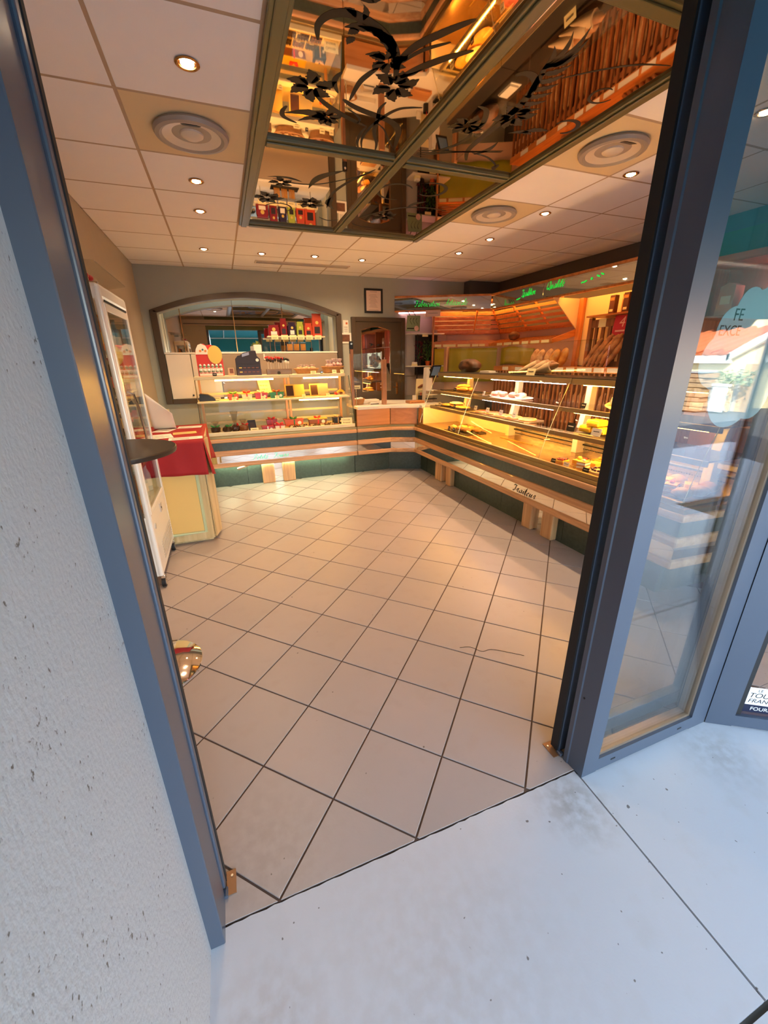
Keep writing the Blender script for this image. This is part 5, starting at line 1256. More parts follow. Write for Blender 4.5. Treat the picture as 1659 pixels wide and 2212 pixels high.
for k in range(8):
    a = k*2.4; r = .085*(k/8)**.5; x, y = 1.46+r*1.2*math.cos(a), 5.77+r*.8*math.sin(a); z = ZT+.055
    if 's' not in pb:
        t = pb['s'] = thing('sweet_bag', 'pink and white wrapped sweet bag heaped in the round basket', 'bag', (x, y, z), 0, 'sweet bags in the round basket')
        MB().ell((0, 0, .028), (.034, .03, .028), 10, 8, lump=.25).build('sweets', m_pinkc, t, smooth=True, local=True); MB().lathe([(.006, .05), (.028, .10), (.026, .102), (.004, .054)], 9).build('gathered_top', MATS['pale pink wrap'], t, local=True); MB().tube([(.008*math.cos(q*PI/4), .008*math.sin(q*PI/4), .053) for q in range(9)], .003, 5).build('tie', m_ribbon, t, local=True)
    else: dup(pb['s'], (x, y, z+.016*(k % 3)), k*.9)
t = pb['s']; t = dup(t, (1.56, 5.74, ZT+.085), .4, 'tallest sweet bag with a knotted white top on the round basket rim')
price_card('white price card in front of the oval biscuit basket', 1.16, 5.665, ZT, .075, .035); price_card('price card with a green bar before the round basket', 1.45, 5.655, ZT, .06, .045); price_card('price card with a red bar at the right end of the case top', 1.56, 5.655, ZT, .05, .045)
t = thing('gadget', 'tiny black box between the two wicker baskets', 'box', (1.28, 5.70, ZT)); MB().box(1.265, 1.297, 5.69, 5.715, ZT, ZT+.03).build('body', m_black, t, bevel=.003); MB().box(1.27, 1.292, 5.6885, 5.6896, ZT+.012, ZT+.02).build('label', m_grey, t)
# --- shelf of the niche
ZN = 1.7125
pp = thing('potted_plant', 'small yellow green plant in a pale square pot on the niche shelf', 'plant', (.54, 6.60, ZN))
MB().prism([(-.055, -.055), (.055, -.055), (.055, .055), (-.055, .055)], 0, .10).build('pot', m_white, pp, local=True, bevel=.006)
m = MB(); rr = random.Random(2)
for k in range(46):
    a, b, L = rr.uniform(0, 2*PI), rr.uniform(.2, 1.4), rr.uniform(.04, .075); d = Vector((math.cos(a)*math.cos(b), math.sin(a)*math.cos(b), math.sin(b))); p = Vector((0, 0, .09)); s_ = d.cross(Vector((0, 0, 1))).normalized()*.010
    m.add([p+d*L*.3, p+d*L*.65+s_, p+d*L, p+d*L*.65-s_], [(0, 1, 2, 3)])
m.build('foliage', mat('lime leaf', '#a6ad45', .6, var=.3), pp, local=True, kind='stuff')
t = thing('snack_tray', 'black tray under the bags of bread sticks on the niche shelf', 'tray', (1.12, 6.6, ZN)); MB().box(.94, 1.31, 6.53, 6.67, ZN, ZN+.010).build('base', m_black, t, bevel=.003); MB().box(.94, 1.31, 6.527, 6.5298, ZN, ZN+.016).build('lip', m_black, t)
sb = None
for k in range(3):
    p = (1.02+.10*k, 6.6, ZN+.0105)
    if sb is None:
        sb = thing('stick_bag', 'clear bag of bread sticks on the black tray in the niche', 'bag', p, 0, 'bread stick bags')
        for j in range(6): MB().cyl((-.035+.014*j, .004*math.sin(j*3), 0), (-.033+.0145*j+.004*math.sin(j), 0, .10), .0058, n=6).build('bread_stick', m_gold, sb, local=True)
        MB().prism([(-.045, -.02), (.045, -.02), (.045, .02), (-.045, .02)], 0, .12).build('wrapper', m_cello, sb, local=True)
    else: dup(sb, p, .1*k)
cs = thing('coffee_shelf', 'small wooden shelf carrying coffee bags in front of the niche mirror', 'shelf', (1.13, 6.6, ZN))
MB().box(.70, 1.56, 6.54, 6.68, 1.915, 1.932).build('board', m_cream, cs, bevel=.003)
for x in (.80, 1.15, 1.48): MB().cyl((x, 6.62, ZN), (x, 6.62, 1.915), .006, n=8).build('rod', m_steel, cs)
def coffee(label, x, w, h, mm, acc, y=6.6):
    t = thing('coffee_bag', label, 'bag', (x, y, 1.9325), 0, 'coffee bags on the niche shelf'); z = 0
    P = [(-w/2, 0), (w/2, 0), (w/2*.98, h*.75), (w/2*.8, h*.9), (w/2*.95, h), (-w/2*.95, h), (-w/2*.8, h*.9), (-w/2*.98, h*.75)]
    MB().prism(P, -.032, .032, 'y').build('pouch', mm, t, local=True, bevel=.006); MB().box(-w*.28, w*.28, -.0335, -.0322, h*.12, h*.42).build('label', acc, t, local=True); MB().cyl((0, -.0325, h*.6), (0, -.034, h*.6), w*.16, n=14).build('emblem', m_gcard if acc is not m_gcard else m_paper, t, local=True); return t
m_cred = mat('red foil', '#8f1c1a', .25, metal=.2); m_cpur = mat('purple foil', '#2f1a33', .25); m_cgrn = mat('green foil', '#a9b838', .3); m_cor = mat('orange foil', '#c9481c', .3)
coffee('short red foil coffee bag at the left end of the niche shelf', .80, .16, .15, m_cred, m_paper); coffee('tall dark red coffee bag second on the niche shelf', .945, .10, .24, m_cred, m_dk); coffee('purple black coffee bag third on the niche shelf', 1.07, .11, .19, m_cpur, m_paper)
coffee('coffee bag with a lime green top in the middle of the niche shelf', 1.19, .10, .20, m_cgrn, m_dk); coffee('orange and black coffee bag fifth on the niche shelf', 1.315, .115, .18, m_cor, m_dk); coffee('largest orange coffee bag with black front at the right end', 1.45, .15, .315, m_cor, m_dk)
for k, x in enumerate((.80, .945, 1.07, 1.19, 1.315, 1.45)):
    t = thing('shelf_label', 'price label hung below the %s coffee bag on the niche shelf' % ('first', 'second', 'third', 'fourth', 'fifth', 'last')[k], 'label', (x, 6.535, 1.90), 0, 'coffee price labels')
    MB().box(x-.05, x+.05, 6.533, 6.535, 1.885, 1.945).build('card', m_card, t); MB().box(x-.035, x+.03, 6.5320, 6.5328, 1.90, 1.906).build('printed_line', m_ink, t)
# --- middle shelf of the chocolate case
ZM = 1.1165
bx = thing('sloped_tray', 'black sloped tray at the left end of the middle shelf', 'tray', (-.22, 5.68, ZM))
MB().prism([(-.315, ZM), (-.12, ZM), (-.125, ZM+.03), (-.20, ZM+.075), (-.30, ZM+.085)], 5.62, 5.76, 'y').build('body', m_black, bx, bevel=.004); MB().slab([(-.295, 5.63, ZM+.087), (-.205, 5.63, ZM+.078), (-.205, 5.75, ZM+.078), (-.295, 5.75, ZM+.087)], (0, 0, .002)).build('lining', m_dk, bx)
price_card('white price card beside the black sloped tray', -.10, 5.63, ZM, .085, .04)
def gift(label, x, y, z, w, d, h, mm, rib, lid=None, bow=True):
    t = thing('gift_box', label, 'gift box', (x, y, z), 0)
    MB().prism([(-w*.44, 0), (w*.44, 0), (w/2, h), (-w/2, h)], -d/2, d/2, 'y').build('box_body', mm, t, local=True); MB().box(-w*.52, w*.52, -d*.53, d*.53, h, h+.010).build('lid', lid or mm, t, local=True)
    MB().box(-.008, .008, -d*.54, -d*.53+.0005, 0.002, h+.011).build('ribbon', rib, t, local=True)
    if bow:
        m = MB()
        for s in (-1, 1): m.ell((.026*s, 0, h+.026), (.028, .016, .014), 10, 6, ry=-.45*s); m.slab([(0, -.01, h+.012), (.04*s, -.014, h+.014), (.045*s, .002, h+.016), (0, .004, h+.016)], (0, 0, .003))
        m.build('bow', rib, t, smooth=True, local=True)
    MB().cyl((w*.28, -d*.5-.001, h*.5), (w*.28, -d*.5-.003, h*.5), w*.10, n=14).build('round_label', m_paper, t, local=True); return t
m_gor = mat('orange box', '#c9571c', .4); m_gwh = mat('white box', '#efe3c4', .4); m_gre = mat('red box', '#b0201f', .35); m_ggr = mat('green box', '#1f7a33', .35); m_grb = mat('green ribbon', '#4f9a28', .4); m_yel = mat('yellow lid', '#e9c52c', .4)
gift('orange gift box with a green bow on the middle shelf', .095, 5.68, ZM, .13, .09, .06, m_gor, m_grb); gift('white gift box with yellow lid and red bow on the middle shelf', .265, 5.68, ZM, .13, .09, .065, m_gwh, m_ribbon, m_yel)
gift('red gift box with a cream bow on the middle shelf', .445, 5.68, ZM, .16, .09, .065, m_gre, m_cream); gift('green gift box with a tan bow on the middle shelf', .645, 5.68, ZM, .18, .09, .065, m_ggr, m_gor)
for k, x in enumerate((.10, .275, .46, .64)): price_card('price card in front of the %s gift box' % ('orange', 'white and yellow', 'red', 'green')[k], x, 5.585, ZM, .055, .036)
nt2 = thing('shop_note', 'cream handwritten note standing behind the red and green gift boxes', 'notice', (.52, 5.82, ZM))
MB().slab([(.45, 5.80, ZM+.06), (.60, 5.80, ZM+.06), (.575, 5.84, ZM+.245), (.425, 5.84, ZM+.245)], (0, .002, 0)).build('card', m_card, nt2); MB().box(.50, .53, 5.805, 5.85, ZM, ZM+.06).build('foot', m_card, nt2)
for k, w_ in enumerate(('Les produi', 'de la voi', 'à prix mi')): words('letters', w_, .030, (.505-.003*k, 5.829-.010*k, ZM+.205-.047*k), (PI/2-.21, 0, 0), m_ink, nt2, .0002)
for nm, lb_, x, mm in (('gold_box', 'open chocolate box with a gold card lid on the middle shelf', .90, m_gcard), ('grey_box', 'open chocolate box with a grey card lid on the middle shelf', 1.235, mat('grey card', '#8d8672', .5))):
    t = thing('chocolate_box', lb_, 'chocolates', (x, 5.70, ZM))
    MB().slab([(x-.13, 5.70, ZM+.004), (x+.13, 5.70, ZM+.004), (x+.13, 5.755, ZM+.16), (x-.13, 5.755, ZM+.16)], (0, .006, 0)).build('frame', m_gcard, t); MB().slab([(x-.115, 5.7005, ZM+.016), (x-.02, 5.7005, ZM+.016), (x-.02, 5.7475, ZM+.148), (x-.115, 5.7475, ZM+.148)], (0, -.003, 0)).build('chocolate_panel', m_choc, t)
    MB().slab([(x-.01, 5.7005, ZM+.012), (x+.125, 5.7005, ZM+.012), (x+.125, 5.7495, ZM+.154), (x-.01, 5.7495, ZM+.154)], (0, -.004, 0)).build('card_lid', mm, t)
    price_card('price card at the foot of the %s chocolate box' % ('gold' if mm is m_gcard else 'grey'), x+.10, 5.62, ZM, .05, .035)
fp = thing('fruit_plate', 'plate of marzipan fruit at the right end of the middle shelf', 'sweets', (1.53, 5.70, ZM))
MB().lathe([(0, 0), (.10, 0), (.105, .008), (0, .006)], 24, (1.53, 5.70, ZM)).build('plate', m_plate, fp, smooth=True)
for k, (dx, dy, mm, r) in enumerate(((-.06, -.01, m_ribbon, .020), (-.035, .02, m_pinkc, .022), (-.06, .03, m_ribbon, .018), (.05, -.03, m_bisc, .022), (.02, .04, m_choc2, .02))):
    t = thing('marzipan_fruit', '%s marzipan fruit on the plate in the case' % ('bright red', 'pink', 'rear red', 'biscuit coloured', 'brown')[k], 'sweets', (1.53+dx, 5.70+dy, ZM+.008), 0, 'marzipan fruit'); MB().ell((0, 0, r), (r, r, r), 12, 8, lump=.1).build('fruit', mm, t, smooth=True, local=True); MB().cyl((0, 0, 2*r-.002), (.003, 0, 2*r+.008), .0018, n=6).build('stem', m_choc, t, local=True)
t = thing('marzipan_banana', 'yellow marzipan banana lying on the fruit plate', 'sweets', (1.55, 5.69, ZM+.03)); MB().tube([(.055*math.cos(a)-.02, -.02, .055*math.sin(a)-.02) for a in [PI*(.05+.09*k) for k in range(10)]], [.004, .010, .014, .016, .016, .016, .015, .013, .009, .004], 10).build('fruit', m_yel, t, smooth=True, local=True); MB().ell((.035, -.02, -.01), (.005, .005, .006), 8, 6).build('tip', m_choc, t, local=True)
# --- deck of the chocolate case
ZK = .7225
wb_ = None
for k, (x, y) in enumerate(((-.17, 5.53), (-.03, 5.52), (.07, 5.56), (.17, 5.53))):
    t = thing('wrapped_chocolates', ('leftmost cellophane bag of chocolates with green leaves in the case', 'low bag of dark chocolates second from the left in the case', 'tall cellophane bag of chocolates with red ribbon on the deck', 'bag of chocolate pieces right of the tall cellophane bag')[k], 'chocolates', (x, y, ZK), k*.8)
    MB().ell((0, 0, .045), (.06, .05, .045), 14, 9, lump=.35).build('chocolates', m_choc if k != 3 else m_choc2, t, smooth=True, local=True)
    hh = (.14, .07, .26, .16)[k]; MB().lathe([(.058, .02), (.062, .06), (.020, .09), (.018, .10), (.05, hh), (.046, hh+.004), (.012, .105), (.012, .09), (.05, .06)], 11).build('cellophane', m_cello, t, local=True)
    m = MB(); [m.ell((.03*s, -.03, .093), (.030, .014, .012), 10, 6, ry=-.4*s) for s in (-1, 1)]; m.build('bow', m_ggr if k in (0, 1) else m_ribbon, t, smooth=True, local=True)
t = thing('chocolate_tablet', 'dark chocolate tablet standing upright behind a price card on the deck', 'chocolates', (.285, 5.56, ZK))
MB().slab([(.235, 5.545, ZK), (.335, 5.545, ZK), (.325, 5.58, ZK+.135), (.225, 5.58, ZK+.135)], (0, .010, 0)).build('tablet', m_dk, t, bevel=.003); MB().slab([(.255, 5.545, ZK+.03), (.31, 5.545, ZK+.03), (.305, 5.57, ZK+.105), (.25, 5.57, ZK+.105)], (0, -.0015, 0)).build('label', m_choc, t)
price_card('wide cream price card in front of the chocolate tablet', .30, 5.475, ZK, .10, .045)
gift('flat red gift box with a white ribbon at the deck front', .47, 5.52, ZK, .15, .10, .045, m_gre, m_paper, None, False); gift('red and white gift box with a red bow at the deck front', .63, 5.53, ZK, .13, .10, .05, m_gwh, m_ribbon, m_gre); gift('small red gift box stacked behind the others on the deck', .55, 5.72, ZK, .14, .10, .10, m_gre, m_ribbon)
gift('long orange gift box with green ribbon at the back of the deck', .86, 5.80, ZK, .26, .12, .075, m_gor, m_ggr); gift('yellow rimmed gift box with red bow at the back of the deck', 1.20, 5.80, ZK, .26, .12, .07, m_choc2, m_ribbon, m_yel); gift('black gift box with a cream bow at the right end of the deck', 1.46, 5.66, ZK, .13, .10, .085, m_black, m_bisc)
tr = None; q0 = {}
for r in range(2):
    for k in range(5):
        x, y = .86+.135*k-.03*r, 5.515+.12*r; lb_ = 'tray of chocolates, number %d from the left in the %s row of the deck' % (k+1, ('front', 'second')[r])
        lb_ = '%s tray of small chocolates in the %s row on the case deck' % (('leftmost', 'second', 'middle', 'fourth', 'rightmost')[k], ('front', 'rear')[r])
        if tr is None:
            tr = thing('chocolate_tray', lb_, 'tray', (x, y, ZK), 0, 'chocolate trays'); MB().box(-.06, .06, -.05, .05, 0, .010).build('tray_base', m_tray, tr, local=True, bevel=.002); MB().box(-.06, .06, -.052, -.0502, 0, .016).build('gold_lip', m_gcard, tr, local=True)
        else: dup(tr, (x, y, ZK), 0, lb_)
        for i in range(4):
            for j in range(2):
                mm = (m_choc, m_choc2, m_choc)[(k+r) % 3]; p = (x-.042+.028*i, y-.022+.044*j, ZK+.0105)
                if mm.name not in q0:
                    o = q0[mm.name] = tag(MB().ell((0, 0, .009), (.011, .014, .009), 8, 6).build('bonbon', mm, None, smooth=True), ('dark' if mm is m_choc else 'milk')+' chocolate bonbon in rows on the case deck trays', 'chocolates', ('dark' if mm is m_choc else 'milk')+' bonbons')
                else: o = q0[mm.name].copy(); COL.objects.link(o)
                o.location = p
for k, (x, y) in enumerate(((.80, 5.56), (.93, 5.575), (1.08, 5.57), (1.22, 5.575), (1.36, 5.57), (.98, 5.462), (1.20, 5.462))): price_card('cream price card standing among the chocolate trays, %s' % ('at the left', 'second along', 'third along', 'fourth along', 'at the right', 'front left', 'front right')[k], x, y, ZK, .045, .028)
nc = thing('chocolate_sign', 'cream card reading Chocolat Artisanal at the right end of the case', 'sign', (1.55, 5.475, ZK))
MB().slab([(1.47, 5.468, ZK), (1.63, 5.468, ZK), (1.63, 5.49, ZK+.10), (1.47, 5.49, ZK+.10)], (0, .002, 0)).build('card', m_card, nc); MB().box(1.50, 1.60, 5.492, 5.52, ZK, ZK+.03).build('prop', m_card, nc)
for k, w_ in enumerate(('Chocolat', 'Artisanal')): words('letters', w_, .030, (1.545, 5.4835-.0085*k, ZK+.072-.036*k), (PI/2-.22, 0, 0), m_ink, nc, .0002)

# --- corner worktop
t = basket('sample_basket', 'square wicker basket lined with paper on the corner worktop', (1.80, 5.72, .9705), .10, .075, .075); 
t = thing('paper_lining', 'crumpled white paper inside the basket on the corner worktop', 'paper', (1.80, 5.72, .985)); MB().ell((1.80, 5.72, 1.03), (.075, .055, .035), 14, 8, lump=.4).build('sheet', m_paper, t, smooth=True); MB().ell((1.83, 5.70, 1.055), (.04, .03, .02), 10, 6, lump=.4).build('fold', m_paper, t, smooth=True)
t = thing('sign_holder', 'small cream sign on a thin stand beside the chocolate case', 'sign', (1.76, 5.66, .97)); MB().cyl((1.735, 5.60, .971), (1.735, 5.60, 1.20), .006, n=8).build('stand', m_steel, t); MB().box(1.70, 1.80, 5.592, 5.596, 1.195, 1.245).build('card', m_card, t); MB().box(1.715, 1.785, 5.5908, 5.5916, 1.21, 1.216).build('printed_line', m_ink, t)
t = thing('coin_tray', 'small white coin tray with a dark edge on the corner worktop', 'tray', (2.01, 5.62, .9705)); MB().prism([(1.93, .971), (2.08, .971), (2.065, 1.005), (1.95, 1.005)], 5.59, 5.68, 'y').build('body', m_white, t, bevel=.003); MB().box(1.945, 2.07, 5.587, 5.5898, .974, .982).build('dark_edge', m_ink, t)
t = thing('wooden_board', 'brown wooden box lid on the right of the corner worktop', 'board', (2.60, 5.52, .9705)); MB().box(2.50, 2.74, 5.44, 5.60, .971, 1.005).build('board', w_panel, t, bevel=.004); MB().box(2.52, 2.72, 5.437, 5.4395, .982, .992).build('groove', w_brown, t)
tl = thing('till', 'grey cash till with a tilted black screen beside the pastry case', 'till', (2.86, 5.62, .9705))
MB().prism([(2.80, .971), (2.93, .971), (2.91, 1.30), (2.85, 1.46), (2.82, 1.46)], 5.55, 5.66, 'y').build('stand', mat('till grey', '#cfc9c0', .4), tl, bevel=.004)
MB().slab([(2.855, 5.545, 1.32), (3.01, 5.545, 1.32), (3.03, 5.50, 1.49), (2.885, 5.50, 1.49)], (0, .014, 0)).build('screen_frame', m_black, tl, bevel=.003); MB().slab([(2.878, 5.543, 1.338), (2.998, 5.543, 1.338), (3.015, 5.5035, 1.472), (2.905, 5.5035, 1.472)], (0, -.0025, 0)).build('screen', mat('screen glass', '#5f6f80', .12, emit=('#6f8290', .12)), tl)
for k in range(3): MB().box(2.80, 2.94, 5.44-.012*k, 5.54, 1.015+.06*k, 1.03+.06*k).build('paper_tray', m_black if k == 0 else MATS['till grey'], tl)
t = thing('pen_cup', 'black pen cup on the worktop near the till', 'cup', (2.79, 5.70, .9705)); MB().lathe([(0, 0), (.032, 0), (.034, .085), (.030, .085), (.029, .01), (0, .01)], 16, (2.79, 5.70, .971)).build('cup_body', m_black, t, smooth=True); MB().cyl((2.79, 5.70, .99), (2.80, 5.69, 1.10), .004, n=6).build('pen', m_ribbon, t)
t = thing('white_gadget', 'small white plastic device standing left of the baguette poster', 'device', (2.77, 5.86, .9705)); MB().box(2.74, 2.80, 5.85, 5.875, .971, 1.05).build('body', m_white, t, bevel=.004); MB().box(2.75, 2.79, 5.8485, 5.8496, .985, 1.035).build('front', m_paper, t)
po = thing('baguette_poster', 'cream poster of a baguette standing on the worktop below the glass shelf', 'poster', (2.93, 5.9, .9705))
MB().slab([(2.805, 5.90, .971), (3.03, 5.90, .971), (3.06, 5.94, 1.29), (2.835, 5.94, 1.29)], (0, .003, 0)).build('sheet', m_card, po)
MB().tube([(2.855, 5.914, 1.16), (2.91, 5.914, 1.185), (2.98, 5.916, 1.205), (3.045, 5.92, 1.235)], [.010, .018, .017, .008], 8).build('printed_baguette', m_choc2, po)
MB().box(2.86, 3.0, 5.9085, 5.9095, 1.10, 1.106).build('printed_line', m_ink, po)
for k in range(4): MB().box(2.85+.01*(k % 2), 3.02-.012*k, 5.9065-.0015*k, 5.9075-.0015*k, 1.075-.014*k, 1.081-.014*k).build('printed_line', m_ink, po)
cb2 = thing('carrier_bag', 'green paper carrier bag with a round white sticker hung over the side shelves', 'bag', (2.85, 6.1, 2.0))
MB().prism([(2.735, 1.985), (2.955, 1.985), (2.965, 2.205), (2.755, 2.205)], 6.10, 6.125, 'y').build('bag_body', mat('sage paper', '#7f8f6c', .7, var=.08), cb2); MB().box(2.74, 2.86, 6.0975, 6.0993, 2.015, 2.03).build('dark_band', m_ink, cb2); MB().cyl((2.90, 6.0993, 2.025), (2.90, 6.0975, 2.025), .038, n=20).build('round_sticker', m_pinkc, cb2)
for x in (2.80, 2.89): MB().tube([(x, 6.112, 2.20), (x, 6.20, 2.262), (x, 6.30, 2.275)], .005, 6).build('handle', m_ink, cb2)
m = MB(); [m.tube(spline([(2.80+.05*k+.01*s, 6.0985, 2.17), (2.79+.05*k, 6.0985, 2.13), (2.82+.05*k, 6.0985, 2.08)]), .002, 4) for k in range(3) for s in (0, 1)]; m.build('flower_print', m_ink, cb2)
pn = thing('paper_notice', 'pale pink notice taped under the sign left of the bread rack', 'notice', (3.23, 6.2, 2.24)); p, q = along(.50, -.014), along(.73, -.014)
MB().slab([(p[0], p[1], 2.205), (q[0], q[1], 2.205), (q[0], q[1], 2.295), (p[0], p[1], 2.295)], (.001, .002, 0)).build('sheet', mat('pink paper', '#e0bcae', .7), pn); p, q = along(.54, -.0148), along(.69, -.0148); MB().slab([(p[0], p[1], 2.25), (q[0], q[1], 2.25), (q[0], q[1], 2.257), (p[0], p[1], 2.257)], (0, .0006, 0)).build('printed_line', MATS['grey print'], pn)
def plant(name, label, c, h, w, mm, seed, potm):
    t = thing(name, label, 'plant', c); rr = random.Random(seed); MB().lathe([(0, 0), (.032, 0), (.045, .07), (.040, .07), (0, .06)], 16).build('pot', potm, t, smooth=True, local=True); m = MB()
    for k in range(130):
        z = .06+h*rr.random(); a = rr.uniform(0, 2*PI); r = w*rr.random()**.6; p = Vector((r*math.cos(a), r*math.sin(a)*.7, z)); d = Vector((math.cos(a), math.sin(a), rr.uniform(.2, 1.3))).normalized()*.035; s_ = d.orthogonal().normalized()*.010
        m.add([p-d*.4, p+s_, p+d, p-s_], [(0, 1, 2, 3)])
    m.build('foliage', mm, t, local=True, kind='stuff')
    for k in range(4): MB().tube([(0, 0, .05), (.3*w*math.cos(k*1.6), .3*w*math.sin(k*1.6), h*.5), (.6*w*math.cos(k*1.6), .5*w*math.sin(k*1.6), h)], .0025, 5).build('stem', m_ggr, t, local=True)
plant('leafy_plant', 'leafy green pot plant on the side shelf beside the bread unit', (3.22, 6.32, 1.478), .33, .085, mat('plant green', '#5d7a34', .6, var=.4), 4, m_gor)
plant('red_plant', 'dark red flowering plant left of the green pot plant', (3.07, 6.36, 1.478), .32, .06, mat('dark red leaf', '#6e1f2c', .6, var=.3), 9, m_dk)
t = thing('small_box', 'stack of two cream cartons on the side shelf by the dark rod', 'box', (2.98, 6.3, 1.478)); MB().box(2.93, 3.01, 6.27, 6.33, 1.478, 1.505).build('carton', m_card, t, bevel=.003); MB().box(2.935, 3.005, 6.27, 6.33, 1.506, 1.535).build('carton', m_paper, t, bevel=.003)

# --- pastry case: top
ZR = 1.4025
loaf('loaf', 'big round brown country loaf on top of the pastry case', (3.02, 4.74, ZR), (.10, .22, .085), m_dark, 0, 0, 0, .10)
t = thing('paper_tray', 'white paper card beside the big brown loaf on the case', 'card', (3.05, 4.38, ZR)); MB().box(3.0, 3.12, 4.26, 4.48, ZR, ZR+.012).build('card', m_paper, t); MB().box(3.0, 3.10, 4.28, 4.46, ZR+.0122, ZR+.03).build('fold', m_white, t)
t = thing('black_speaker', 'small black box with a pale cone behind the till screen', 'device', (3.12, 5.02, ZR)); MB().box(3.09, 3.15, 4.99, 5.05, ZR, ZR+.11).build('body', m_black, t, bevel=.003); MB().cyl((3.12, 4.93, ZR), (3.12, 4.93, ZR+.11), .035, .018, 14).build('pale_cone', m_plate, t)
t = thing('bread_tray', 'dark tray under the paper-wrapped baguettes on the case', 'tray', (3.0, 3.5, ZR)); MB().box(2.95, 3.12, 3.28, 3.80, ZR, ZR+.008).build('base', m_tray, t, bevel=.002); MB().box(2.944, 2.9495, 3.28, 3.80, ZR, ZR+.016).build('lip', m_tray, t)
for k, (y, z, L) in enumerate(((3.62, .05, .27), (3.50, .07, .28), (3.38, .055, .22))):
    t = thing('wrapped_baguette', '%s paper-wrapped baguette heaped on top of the pastry case' % ('left', 'middle', 'right')[k], 'bread', (3.03, y, ZR+.009)); a = .30
    d = Vector((.25, -math.cos(a), math.sin(a))).normalized(); p = Vector((-.05, .12, .016)); pts = [p+d*L*i/8 for i in range(9)]
    MB().tube(pts, [.006, .014, .022, .030, .037, .043, .048, .052, .054], 10).build('paper_sleeve', mat('bread paper', '#d9b48a', .7, var=.1), t, smooth=True, local=True); MB().tube([pts[-1], pts[-1]+d*.05, pts[-1]+d*.08], [.034, .030, .006], 10).build('crust_end', m_crust, t, smooth=True, local=True)
price_card('wide cream price card before the wrapped baguettes on the case', 2.90, 3.42, ZR, .12, .07, -PI/2)
# shelf goods: helper for things lying on a shelf
def plate(label, x, y, z, r, mm=None, sy=1.0):
    t = thing('plate', label, 'plate', (x, y, z)); MB().lathe([(0, 0), (r*.7, 0), (r, .012), (r*.97, .014), (r*.68, .005), (0, .004)], 28, (x, y, z), 1, sy).build('dish', mm or m_plate, t, smooth=True); MB().tube([(x+r*math.cos(2*PI*k/28), y+sy*r*math.sin(2*PI*k/28), z+.012) for k in range(29)], .0025, 5).build('rim', mm or m_plate, t); return t
def board(label, x0, x1, y0, y1, z, mm):
    t = thing('tray', label, 'tray', ((x0+x1)/2, (y0+y1)/2, z)); MB().box(x0, x1, y0, y1, z, z+.008).build('base', mm, t, bevel=.002)
    m = MB(); m.box(x0, x0+.006, y0, y1, z+.008, z+.014); m.box(x1-.006, x1, y0, y1, z+.008, z+.014); m.build('lip', mm, t); return t
def pastry(label, x, y, z, r, mm, top=None, grp=None, rz=0, lump=.15, cat='pastry', name='pastry'):
    t = thing(name, label, cat, (x, y, z), rz, grp); MB().ell((0, 0, r[2]), r, 14, 8, lump=lump).build('dough', mm, t, smooth=True, local=True)
    if top: MB().ell((0, 0, r[2]*1.55), (r[0]*.7, r[1]*.7, r[2]*.55), 12, 6, lump=.3).build('topping', top, t, smooth=True, local=True)
    return t
ZS2, ZS3, ZD_ = 1.1725, .9705, .7225
m_sug = mat('pink sugar', '#e9a690', .5, var=.35, vscale=50); m_pizza = mat('pizza top', '#c9643a', .5, var=.6, vscale=40); m_flake = mat('flaky pastry', '#d9923f', .5, var=.35, vscale=26, bump=.3); m_cus = mat('custard', '#f0bf45', .35, var=.15); m_cream2 = mat('whipped cream', '#f6ead0', .45)
board('bronze tray under the croissants on the middle shelf', 2.76, 2.98, 4.30, 5.02, ZS2, m_tray)
for k, (x, y, r_) in enumerate(((2.86, 4.70, .0), (2.84, 4.58, .4), (2.87, 4.47, -.3), (2.88, 4.62, .9))):
    t = thing('croissant', ('rear golden croissant on the bronze tray, farthest along', 'front golden croissant on the bronze tray', 'nearest golden croissant on the bronze tray', 'croissant heaped on top of the others on the tray')[k], 'pastry', (x, y, ZS2+.009+(.035 if k == 3 else 0)), r_, 'croissants on the middle shelf')
    pts = [(.055*math.cos(a)-.03, .085*math.sin(a), .024) for a in [-1.35+2.7*i/12 for i in range(13)]]; MB().tube(pts, [.005+.024*math.sin(PI*i/12)**.8*(1+.10*math.cos(i*2.2)) for i in range(13)], 10).build('dough', m_gold, t, smooth=True, local=True); MB().tube([(p[0]-.004, p[1], p[2]+.018) for p in pts[4:9]], .007, 6).build('ridge', m_flake, t, smooth=True, local=True)
price_card('black price card leaning on the croissants', 2.775, 4.66, ZS2+.009, .07, .04, -PI/2, m_black)
board('empty long glass tray left of the pink pastries on the middle shelf', 2.78, 2.98, 4.02, 4.24, ZS2, m_shf)
plate('oval white plate of pink sugared pastries on the middle shelf', 2.88, 3.68, ZS2, .15, None, 2.1)
for k in range(8): pastry('pink sugared slice heaped on the oval white plate', 2.80+.075*(k % 2)+.02*math.sin(k), 3.44+.066*k, ZS2+.013, (.040, .045, .024), m_sug, None, 'pink slices on the white plate', k*.6, .3)
price_card('small white price card at the rear end of the pink pastries', 2.775, 4.02, ZS2, .04, .05, -PI/2, m_plate)
pastry('golden pie at the near end of the middle shelf', 2.88, 2.32, ZS2, (.10, .13, .04), m_bisc, m_gold, None, 0, .1); price_card('white price card on the golden pie', 2.80, 2.33, ZS2+.055, .07, .05, -PI/2, m_plate)
price_card('white price card standing left of the near end pie', 2.78, 2.60, ZS2, .05, .04, -PI/2, m_black)
